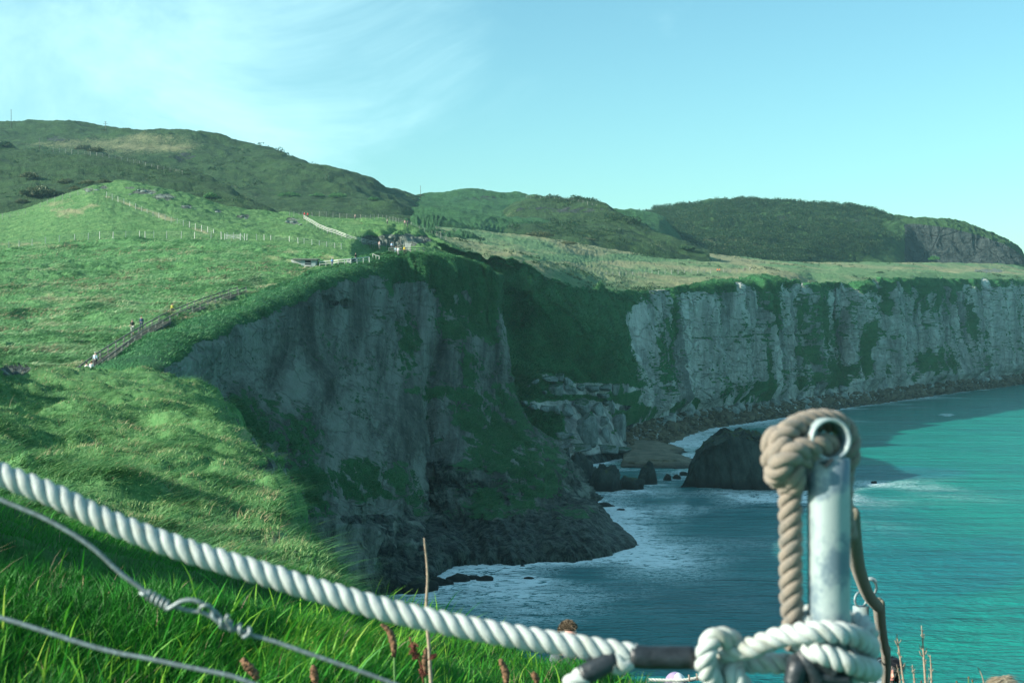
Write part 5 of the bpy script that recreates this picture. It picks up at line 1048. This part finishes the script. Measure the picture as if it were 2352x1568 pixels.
for i, ((px_, py_, w_, h_, k), lab) in enumerate(zip(SEAROCKS, RN)):
    D = CH*F/(py_-HY); s_ = D/F; dd = w_*s_*(.8 if k != 3 else .30)
    big = w_ > 30
    me = rock_mesh('rock', (w_*s_, dd, h_*s_*(1.0 if k != 3 else 1.05)), 100+i, 6 if k == 3 else (4 if big else 3), M_black, 14 if big else 8, .20 if k else .16, (1.6, 1.6, .8) if k else (1.4, 1.4, 1))
    if k == 3:
        V = np.array([v.co[:] for v in me.vertices]); u_ = V[:, 0]/s_+1785; pr_ = np.interp(u_, [1590, 1605, 1628, 1680, 1735, 1765, 1850, 1925, 1950, 1968, 1985], [.05, .45, .74, 1.0, 1.0, .90, .50, .22, .28, .18, 0]); V[:, 2] = np.clip(V[:, 2]*5.5/(h_*s_), -1, 1)*h_*s_*pr_*(1+.10*gn(V*.35, 7)+.09*gn(V*.9, 8)); V += (V/np.linalg.norm(V, axis=1)[:, None])*(.9*ridge(V, .28, 4, 9, (1, 1, .35))+.35*ridge(V, 1.1, 2, 19))[:, None]; me.vertices.foreach_set('co', V.astype(np.float32).ravel())
    o = link('sea_stack' if k == 3 else 'rock', me, None, Vector(((px_-HX)*s_, D+dd*.7, -.05*h_*s_)), label=lab, category='sea stack' if k == 3 else 'rock')
# tan shelf behind the inner point
D = CH*F/(1075-HY); me = rock_mesh('rock', (11, 26, 2.2), 301, 5, M_shelf, 4, .10); o = link('rock_shelf', me, None, Vector((P(1510, 1075, D).x, D+16, -.3)), label='flat tan rock shelf between the inner point and the sea stack', category='rock shelf')
D = CH*F/(1045-HY); me = rock_mesh('rock', (13, 22, 3.0), 302, 5, M_shelf, 5, .12); o = link('rock_shelf', me, None, Vector((P(1475, 1045, D).x, D+14, -.6)), label='upper tan rock ledge under the block wall', category='rock shelf')
# pale blocks on the ledge
BL = [(1228,876,9,6),(1212,885,6,3),(1262,872,20,8),(1285,866,14,9),(1303,878,13,12),(1250,900,6,5),(1275,893,19,17),(1310,895,13,12),(1330,890,12,9),(1355,893,18,8),(1385,890,16,8),(1412,892,13,14),(1375,908,22,6),(1205,926,9,6),(1225,932,12,7),(1248,938,13,9),(1272,942,14,12),(1300,942,13,13),(1330,935,20,19),(1368,940,17,14),(1390,925,10,9),(1405,935,8,15),(1344,988,24,36),(1385,968,12,11),(1420,985,15,34),(1390,1000,10,16),(1295,1000,20,9),(1330,1030,24,10),(1385,1032,30,14),(1425,1035,22,10),(1210,1048,10,22),(1455,1030,14,10)]
for i, (x, y, w_, h_) in enumerate(BL):
    b = hit(x, y, Dmin=330, Dmax=460); s_ = b.y/F
    me = rock_mesh('block', (w_*s_*1.08, w_*s_*.9+1.0, h_*s_*1.05), 400+i, 4, M_block, 7, .09, (1, 1, 1), 5)
    link('limestone_block', me, None, b+Vector((0, .3, 0)), label='pale rounded limestone block on the green ledge behind the headland', category='block', group='limestone blocks on the green ledge').rotation_euler = (0, 0, random.uniform(-.3, .3))
for i, (x, y, w_, h_) in enumerate([(328,440,12,4),(345,445,9,4),(318,437,7,3),(372,453,12,4),(392,455,8,3),(300,447,8,3),(358,436,6,2),(430,476,10,4),(448,480,6,3),(498,487,7,3),(556,498,8,3),(566,503,6,4),(660,509,8,4),(672,512,11,5),(205,440,8,3),(222,437,9,3),(690,516,6,3)]):
    b = hit(x, y, Dmin=300, Dmax=470); s_ = b.y/F
    link('outcrop_rock', rock_mesh('outcrop', (w_*s_*.8, w_*s_*.6, h_*s_*.8), 600+i, 3, M_block, 9, .12, (1, 1, 1), 4), None, b, label='grey rock poking out of the grassy knoll behind the slope', category='rock', group='grey rocks on the grassy knoll')
# shore boulders
pr = [rock_mesh('boulder', (1, .9, .75), 500+i, 3, (M_lime if i < 3 else M_tan), 9, .10) for i in range(6)]
fx, fy, fV = far['px'].ravel(), far['py'].ravel(), far['V'].reshape(-1, 3)
c = np.flatnonzero((fV[:, 2] > 1.5) & (fV[:, 2] < 7.5) & (fx > 1500) & (fx < 2360) & (far['N'][..., 2].ravel() > .1)); c = RNG.choice(c, 210, replace=False)
for j, k in enumerate(c):
    z = fV[k, 2]; s_ = (.9+1.9*RNG.random()**2)*(1+.3*(fV[k, 1] > 650)); pale = z > 3.6; o = link('boulder', pr[int(RNG.integers(0, 3))+(0 if pale else 3)], None, Vector(fV[k])+Vector((0, 0, s_*.1)))
    o.scale = (s_*RNG.uniform(.8, 1.3), s_*RNG.uniform(.8, 1.2), s_*RNG.uniform(.7, 1.1)); o.rotation_euler = (RNG.uniform(-.3, .3), RNG.uniform(-.3, .3), RNG.uniform(0, 6))
    tag(o, 'pale grey boulder among many at the foot of the far cliffs' if pale else 'weedy brown boulder among many along the far waterline', 'boulder', 'pale boulders under the far cliffs' if pale else 'brown boulders along the far waterline')
c = np.flatnonzero((fV[:, 2] > -.4) & (fV[:, 2] < 6) & (fx > 1440) & (fx < 2400)); c = RNG.choice(c, 3600)
bm = bmesh.new(); bmesh.ops.create_icosphere(bm, subdivisions=1, radius=1); bv = np.array([v.co[:] for v in bm.verts]); bf = np.array([[v.index for v in f.verts] for f in bm.faces]); bm.free()
n = len(c); sz = (.3+.9*RNG.random(n)**2)*(1+.5*(fV[c, 1] > 650)); V = bv[None]*(1+RNG.normal(0, .22, (n, len(bv), 1)))*sz[:, None, None]*np.array([1.3, 1, .7])+fV[c][:, None]+RNG.normal(0, .8, (n, 1, 3))*np.array([1, 1, .0])
link('shore_rubble', mesh_np('shore_rubble', V, (np.arange(n)*len(bv))[:, None, None]+bf[None] if 0 else ((np.arange(n)*len(bv))[:, None, None]+bf[None]).reshape(-1, 3), M_tan, smooth=False), kind='stuff')
# ================================================================ PEOPLE
def skin(name, verts, edges, rad, mat, parent, sub=1):
    me = bpy.data.meshes.new(name); me.from_pydata([tuple(v) for v in verts], edges, []); me.update(); o = bpy.data.objects.new(name, me); COL.objects.link(o)
    md = o.modifiers.new('skin', 'SKIN'); sv = me.skin_vertices[0].data
    for i, r in enumerate(rad): sv[i].radius = (r, r) if np.isscalar(r) else r; sv[i].use_root = (i == 0)
    md.use_smooth_shade = True
    if sub: s = o.modifiers.new('sub', 'SUBSURF'); s.levels = s.render_levels = sub
    dg = bpy.context.evaluated_depsgraph_get(); nm = bpy.data.meshes.new_from_object(o.evaluated_get(dg)); bpy.data.objects.remove(o); nm.materials.clear(); nm.materials.append(mat); nm.name = name
    return link(name, nm, parent)
M_skin = simple('skin', (.52, .30, .22), .6, 0, .08, 20, .1); _mc = {}
def cloth(c):
    if c not in _mc: _mc[c] = simple('cloth', c, .85, 0, .15, 12, .3)
    return _mc[c]
def person(label, loc, h=1.75, yaw=0., top=(.5, .5, .5), bottom=(.05, .06, .09), hair=(.05, .035, .02), step=.12, arm=.15, group=None, shorts=False, bag=None, sit=False, shoes=(.06, .05, .04)):
    e = empty('person', loc, yaw, label=label, cat='person', group=group); k = h/1.75
    def J(x, y, z): return Vector((x, y, z))*k
    hip = .93; S = step
    j = dict(pel=J(0, 0, hip+.03), bel=J(0, 0, 1.08), chs=J(0, .0, 1.27), nb=J(0, .01, 1.43), nk=J(0, -.005, 1.50), hd0=J(0, -.01, 1.57), hd=J(0, -.015, 1.645), ht=J(0, -.005, 1.70),
             hl=J(-.095, 0, hip-.04), kl=J(-.10, -S*.8, .50), al=J(-.10, S*.3-S*.5, .09), fl=J(-.10, -S*.5-.11, .04), hr=J(.095, 0, hip-.04), kr=J(.10, S*.2-.03, .50), ar=J(.10, S, .09), fr=J(.10, S-.12, .04),
             sl=J(-.17, 0, 1.40), el=J(-.235, arm*.3, 1.13), wl=J(-.25, -arm, .90), gl=J(-.25, -arm-.03, .82), sr=J(.17, 0, 1.40), er=J(.235, .04, 1.13), wr=J(.25, arm*.3-.08, .90), gr=J(.25, arm*.3-.12, .82))
    nm = list(j); ix = {a: i for i, a in enumerate(nm)}
    ed = [('pel', 'bel'), ('bel', 'chs'), ('chs', 'nb'), ('nb', 'nk'), ('nk', 'hd0'), ('hd0', 'hd'), ('hd', 'ht'), ('pel', 'hl'), ('hl', 'kl'), ('kl', 'al'), ('al', 'fl'), ('pel', 'hr'), ('hr', 'kr'), ('kr', 'ar'), ('ar', 'fr'), ('nb', 'sl'), ('sl', 'el'), ('el', 'wl'), ('wl', 'gl'), ('nb', 'sr'), ('sr', 'er'), ('er', 'wr'), ('wr', 'gr')]
    rd = dict(pel=.13, bel=.125, chs=.14, nb=.09, nk=.055, hd0=.075, hd=.092, ht=.07, hl=.095, kl=.058, al=.042, fl=.035, hr=.095, kr=.058, ar=.042, fr=.035, sl=.062, el=.043, wl=.030, gl=.036, sr=.062, er=.043, wr=.030, gr=.036)
    skin('body', [j[a] for a in nm], [(ix[a], ix[b]) for a, b in ed], [rd[a]*k*.92 for a in nm], M_skin, e)
    def garment(name, names, infl, mat, ends=None):
        idx = {a: i for i, a in enumerate(names)}; vv = [j[a].copy() for a in names]
        for a, (b, f) in (ends or {}).items(): vv[idx[a]] = j[b].lerp(j[a], f)
        skin(name, vv, [(idx[a], idx[b]) for a, b in ed if a in idx and b in idx], [rd[a]*k*infl for a in names], mat, e)
    garment('shirt', ['chs', 'bel', 'pel', 'nb', 'sl', 'el', 'wl', 'sr', 'er', 'wr'], 1.16, cloth(top), {'wl': ('el', .85 if not shorts else .05), 'wr': ('er', .85 if not shorts else .05)})
    garment('trousers', ['pel', 'hl', 'kl', 'al', 'hr', 'kr', 'ar'], 1.15, cloth(bottom), {})
    for s_, a in (('l', 'al'), ('r', 'ar')):
        bm = bmesh.new(); v = bmesh.ops.create_uvsphere(bm, u_segments=10, v_segments=6, radius=1)['verts']; bmesh.ops.scale(bm, vec=(.055*k, .14*k, .055*k), verts=v); bmesh.ops.translate(bm, vec=j[a]+Vector((0, -.06*k, -.04*k)), verts=v); link('shoe', bm_mesh('shoe', bm, cloth(shoes)), e)
    bm = bmesh.new(); v = bmesh.ops.create_icosphere(bm, subdivisions=3, radius=1)['verts']; V = np.array([q.co[:] for q in v]); nz = fbm(V, 2.5, 2, 3)
    for q, z in zip(v, nz): q.co = Vector((q.co.x*.092, q.co.y*.105+.012, max(q.co.z, -.25-.9*(q.co.y > .1))*.100+.018))*(1+.06*z)*k
    bmesh.ops.translate(bm, vec=j['hd'], verts=v); link('hair', bm_mesh('hair', bm, cloth(hair)), e)
    if bag:
        bm = bmesh.new(); v = box(bm, (0, .20*k, 1.22*k), (.30*k, .18*k, .45*k)); bmesh.ops.bevel(bm, geom=bm.edges[:], offset=.05*k, segments=2, affect='EDGES'); link('rucksack', bm_mesh('rucksack', bm, cloth(bag)), e)
    return e
def stair_pt(y):
    ys = Rr[:, 1]; i = int(np.argmin(abs(ys-y))); return (top_l[i]+top_r[i])/2-Vector((0, 0, .74))
def on_stairs(x, y, off=0): p = stair_pt(y); return Vector(((x-HX)/F*p.y, p.y, p.z))
def at(x, y, a=0, b=2000): return hit(x, y, Dmin=a, Dmax=b)
person('person in black T-shirt and pale trousers walking down the stairs', on_stairs(304, 756), 1.8, .1, (.012, .012, .014), (.42, .42, .38), (.25, .22, .2), shorts=True, shoes=(.35, .12, .04), step=.18)
person('person in navy jacket and blue trousers just behind the black T-shirt', on_stairs(325, 742), 1.8, -.1, (.03, .06, .13), (.03, .05, .10), (.15, .10, .06), step=.15)
person('person in yellow-green jacket holding the stair handrail', on_stairs(396, 712), 1.72, .2, (.42, .42, .06), (.02, .025, .03), (.05, .03, .02), arm=.3)
person('person in white top at the foot of the stairs, leftmost of three', on_stairs(199, 842)+Vector((0, 0, -.55)), 1.68, 2.7, (.75, .78, .80), (.03, .03, .04), (.06, .04, .03), arm=-.2)
person('person in white shirt, middle of the three at the stair foot', on_stairs(210, 838)+Vector((0, 0, -.45)), 1.72, 2.9, (.78, .80, .80), (.03, .03, .04), (.12, .06, .03), arm=-.25)
person('grey-haired person in pale blue shirt, highest of three at the stair foot', on_stairs(219, 828), 1.70, 2.8, (.45, .58, .68), (.05, .05, .06), (.5, .48, .45))
person('person in black jacket and grey trousers walking up behind the railing', at(817, 602, 250, 300), 1.8, .9, (.015, .018, .02), (.22, .25, .26), (.10, .08, .06))
person('person in blue top partly hidden by the pale railing', at(763, 612, 245, 290), 1.65, .3, (.10, .28, .50), (.05, .08, .15), (.5, .48, .45))
for x, y, lab, t_, bt in ((909, 584, 'person in pale blue shirt, leftmost at the platform', (.45, .62, .72), (.2, .3, .4)), (914.5, 586, 'person in white top beside the pale blue shirt', (.75, .78, .78), (.3, .3, .3)), (922, 586, 'dark-clothed person in the middle of the platform group', (.02, .03, .04), (.03, .03, .04)), (929, 584, 'person in yellow jacket at the right of the platform group', (.55, .42, .04), (.05, .05, .05)), (872, 572, 'person in pale pink top on the path left of the platform', (.62, .45, .42), (.2, .2, .2)), (900, 575, 'person in light blue among the tall posts', (.35, .5, .68), (.1, .1, .1))):
    person(lab, at(x, y, 260, 330), 1.72, random.uniform(-.6, .6), t_, bt)
for x, y, lab, t_ in ((699.5, 500, 'person in red jacket at the top of the white railing, left one', (.55, .03, .03)), (707, 501, 'person in red jacket with pack at the top of the white railing, right one', (.60, .05, .04))):
    person(lab, at(x, y, 380, 470), 1.75, random.uniform(-.6, .6), t_, (.04, .04, .05), bag=(.4, .4, .4) if x > 700 else None)
for x, y, lab, t_ in ((816, 505, 'tiny person on the ridge path left of the bend', (.35, .25, .22)), (930, 519, 'tiny person in pink at the bend of the ridge path', (.55, .35, .33)), (936, 521, 'tiny person in dark grey at the bend of the ridge path', (.08, .08, .09)), (890, 532-16, 'tiny person in beige beyond the ridge rail', (.4, .36, .3))):
    person(lab, at(x, y, 360, 480), 1.72, random.uniform(-1, 1), t_, (.06, .06, .07))
for x, y, lab, t_ in ((1648, 626, 'person in orange jacket by the far cliff fence, left one', (.75, .14, .02)), (1653, 626, 'person in orange jacket by the far cliff fence, right one', (.80, .20, .04)), (1711, 623, 'person in dark clothes walking right of the orange jackets', (.03, .04, .05)), (1723, 622, 'person in pale top at the end of the far cliff fence', (.6, .6, .55))):
    person(lab, at(x, y, 480, 700), 1.8, random.uniform(-1, 1), t_, (.05, .05, .06))
# ---- the heads close by
M_skin2, t = newmat('face_skin'); pos = t.n('ShaderNodeTexCoord').outputs['Object']; nz = t.noise(pos, 30, 4); c = t.mix(t.ramp(nz, .4, .7), (.60, .34, .26), (.66, .30, .24))
t.out(t.n('ShaderNodeBsdfPrincipled', {'Base Color': c, 'Roughness': .5, 'Subsurface Weight': .1, 'Subsurface Radius': (.01, .004, .002), 'Subsurface Scale': .5, 'Normal': t.n('ShaderNodeBump', {'Height': t.noise(pos, 400, 2), 'Strength': .15, 'Distance': .001})}).outputs[0])
def hair_mat(name, a, b):
    m, t = newmat(name); tn = t.attr('tone'); t.out(t.n('ShaderNodeBsdfPrincipled', {'Base Color': t.mix(tn, a, b), 'Roughness': .45}).outputs[0]); return m
def near_person(label, topz_pt, yaw, hairA, hairB, style, shirt, ground=31.9, tilt=0):
    """topz_pt: world point of the crown"""
    c = Vector(topz_pt)-Vector((0, 0, .125)); h = topz_pt[2]-ground
    e = person(label, (c.x, c.y, ground), h, yaw, shirt, (.05, .06, .08), hairA); 
    for ch in list(e.children):
        if ch.name.startswith('hair'): bpy.data.objects.remove(ch)
    hc = Vector((0, -.015*h/1.75, h-.125))
    bm = bmesh.new(); bmesh.ops.create_uvsphere(bm, u_segments=72, v_segments=54, radius=1); V = np.array([v.co[:] for v in bm.verts]); x, y, z = V.T
    fr = np.clip(-y, 0, 1); X = x*.076*(1-.30*np.clip(-z-.1, 0, 1)**1.3*1.2); Y = y*.096*(1-.12*np.clip(-z, 0, 1)); Z = z*.122
    g = lambda cx_, cz, sx, sz: np.exp(-((x-cx_)/sx)**2-((z-cz)/sz)**2)*(y < 0)
    Y -= .024*g(0, -.28, .13, .16)+.012*g(0, -.08, .10, .25)+.006*g(0, .16, .55, .10)+.008*g(0, -.54, .26, .05)+.008*g(0, -.62, .22, .04)+.012*g(0, -.86, .3, .12)
    Y += .014*g(.40, .0, .20, .12)+.014*g(-.40, .0, .20, .12); Y -= .007*(g(.5, -.28, .22, .2)+g(-.5, -.28, .22, .2))
    for v, a, b, d in zip(bm.verts, X, Y, Z): v.co = (a, b, d)
    hd_ = link('head', bm_mesh('head', bm, M_skin2), e, hc)
    for s in (-1, 1):
        bm = bmesh.new(); bmesh.ops.create_uvsphere(bm, u_segments=20, v_segments=12, radius=.0125); link('eye', bm_mesh('eye', bm, cloth((.06, .045, .035) if style != 'none' else (.7, .7, .7))), hd_, (s*.031, -.076, -.002))
        bm = bmesh.new(); v = bmesh.ops.create_uvsphere(bm, u_segments=16, v_segments=10, radius=1)['verts']; bmesh.ops.scale(bm, vec=(.010, .020, .032), verts=v); link('ear', bm_mesh('ear', bm, M_skin2), hd_, (s*.077, .012, -.012))
        tube('eyebrow', [(s*.014, -.094, .020), (s*.032, -.093, .026), (s*.050, -.082, .020)], [.003, .0038, .0015], cloth(tuple(hairA)), hd_, n=12, sides=6)
    tube('lips', [(-.022, -.088, -.066), (0, -.101, -.064), (.022, -.088, -.066)], [.002, .0055, .002], cloth((.50, .16, .14)), hd_, n=12, sides=8)
    # hair as many strands over a shell
    rg = np.random.default_rng(int(abs(c.x)*100)); n = 3200 if style != 'cap' else 900
    d = rg.normal(size=(n*3, 3)); d /= np.linalg.norm(d, axis=1)[:, None]
    lim = np.where(d[:, 1] < 0, .42+.1*np.abs(d[:, 0]), -.35); 
    if style == 'long': lim = np.where(d[:, 1] < -.25, .55, -.6)
    d = d[d[:, 2] > lim][:n]; n = len(d); root = d*np.array([.080, .100, .126])
    if style == 'short': L = .028; dn = d+np.array([0, -.2, .45])+rg.normal(0, .35, (n, 3))
    elif style == 'cap': L = .03; dn = d*.2+np.array([0, .2, -1]); 
    else: L = .11; dn = d*.32+np.stack([np.sign(d[:, 0])*.5, .15+0*d[:, 0], -.7+.3*d[:, 2]], 1)+rg.normal(0, .06, (n, 3))
    dn /= np.linalg.norm(dn, axis=1)[:, None]; L = L*(.6+.8*rg.random(n))[:, None]; sd = np.cross(dn, d); sd /= np.linalg.norm(sd, axis=1)[:, None]+1e-9; w_ = .0032
    p1 = root+dn*L*.5+d*.004; p2 = root+dn*L+np.array([0, 0, -.004]); V = np.stack([root-sd*w_, root+sd*w_, p1-sd*w_*.8, p1+sd*w_*.8, p2], 1); fc = np.array([[0, 1, 3], [0, 3, 2], [2, 3, 4]]); Fc = ((np.arange(n)*5)[:, None, None]+fc).reshape(-1, 3)
    link('hair', mesh_np('hair', V, Fc, hair_mat('hair_strands', hairA, hairB), smooth=False, attrs={'tone': np.repeat(rg.random(n)**1.5, 5)}), hd_)
    bm = bmesh.new(); v = bmesh.ops.create_uvsphere(bm, u_segments=40, v_segments=30, radius=1)['verts']
    zl = .40 if style != 'long' else .55
    for q in v:
        s_ = q.co.copy(); lo = zl if s_.y < -.2 else (-.4 if style != 'long' else -.75); q.co = Vector((s_.x*.0815, s_.y*.101+.002, max(s_.z, lo if s_.y < 0 else lo)*.127))
        if s_.z < lo: q.co = Vector((s_.x*.070, s_.y*.085+.002, lo*.127))
    link('scalp_hair', bm_mesh('scalp_hair', bm, cloth(tuple(hairA))), hd_)
    if style == 'cap':
        bm = bmesh.new(); v = bmesh.ops.create_uvsphere(bm, u_segments=40, v_segments=24, radius=1)['verts']; bmesh.ops.delete(bm, geom=[q for q in bm.verts if q.co.z < -.02], context='VERTS')
        for q in bm.verts: q.co = Vector((q.co.x*.090, q.co.y*.108, q.co.z*.118+.028))
        me = bm_mesh('cap', bm, cloth((.30, .24, .40))); me.materials.append(cloth((.75, .78, .80)))
        for f in me.polygons:
            if f.center.y < -.02: f.material_index = 1
        cp_ = link('cap', me, hd_)
        bm = bmesh.new(); v = bmesh.ops.create_cone(bm, segments=32, radius1=.085, radius2=.085, depth=.004, cap_ends=True)['verts']
        for q in v: q.co = Vector((q.co.x, q.co.y*.9-.10, q.co.z+.035-.10*(q.co.x)**2*20*.1))
        link('peak', bm_mesh('peak', bm, cloth((.30, .24, .40))), cp_)
        bm = bmesh.new(); box(bm, (0, -.107, .075), (.05, .006, .030)); link('badge', bm_mesh('badge', bm, cloth((.02, .03, .05)), False), cp_)
        bm = bmesh.new()
        for dx, w2 in ((-.012, .006), (0, .006), (.011, .008)): box(bm, (dx, -.1105, .075), (w2, .002, .018))
        link('badge_mark', bm_mesh('badge_mark', bm, cloth((.7, .72, .74)), False), cp_)
    return e
near_person('short-haired brown-haired person peeking over the white rope', P(1303, 1427, 14.5), .75, (.10, .075, .05), (.32, .26, .18), 'short', (.1, .12, .15), 32.0)
near_person('person in lavender and white cap below the rope knot', P(1549, 1547, 12.8), .9, (.10, .07, .05), (.2, .15, .1), 'cap', (.3, .3, .35), 31.9)
near_person('smiling dark-haired person half hidden by the olive rope', P(2037, 1508, 13.5), .25, (.012, .010, .012), (.05, .045, .05), 'long', (.05, .05, .06), 31.9)
near_person('blond person whose crown shows at the bottom right', P(2302, 1552, 13.0), .3, (.25, .19, .12), (.55, .47, .34), 'long', (.4, .4, .4), 31.9)
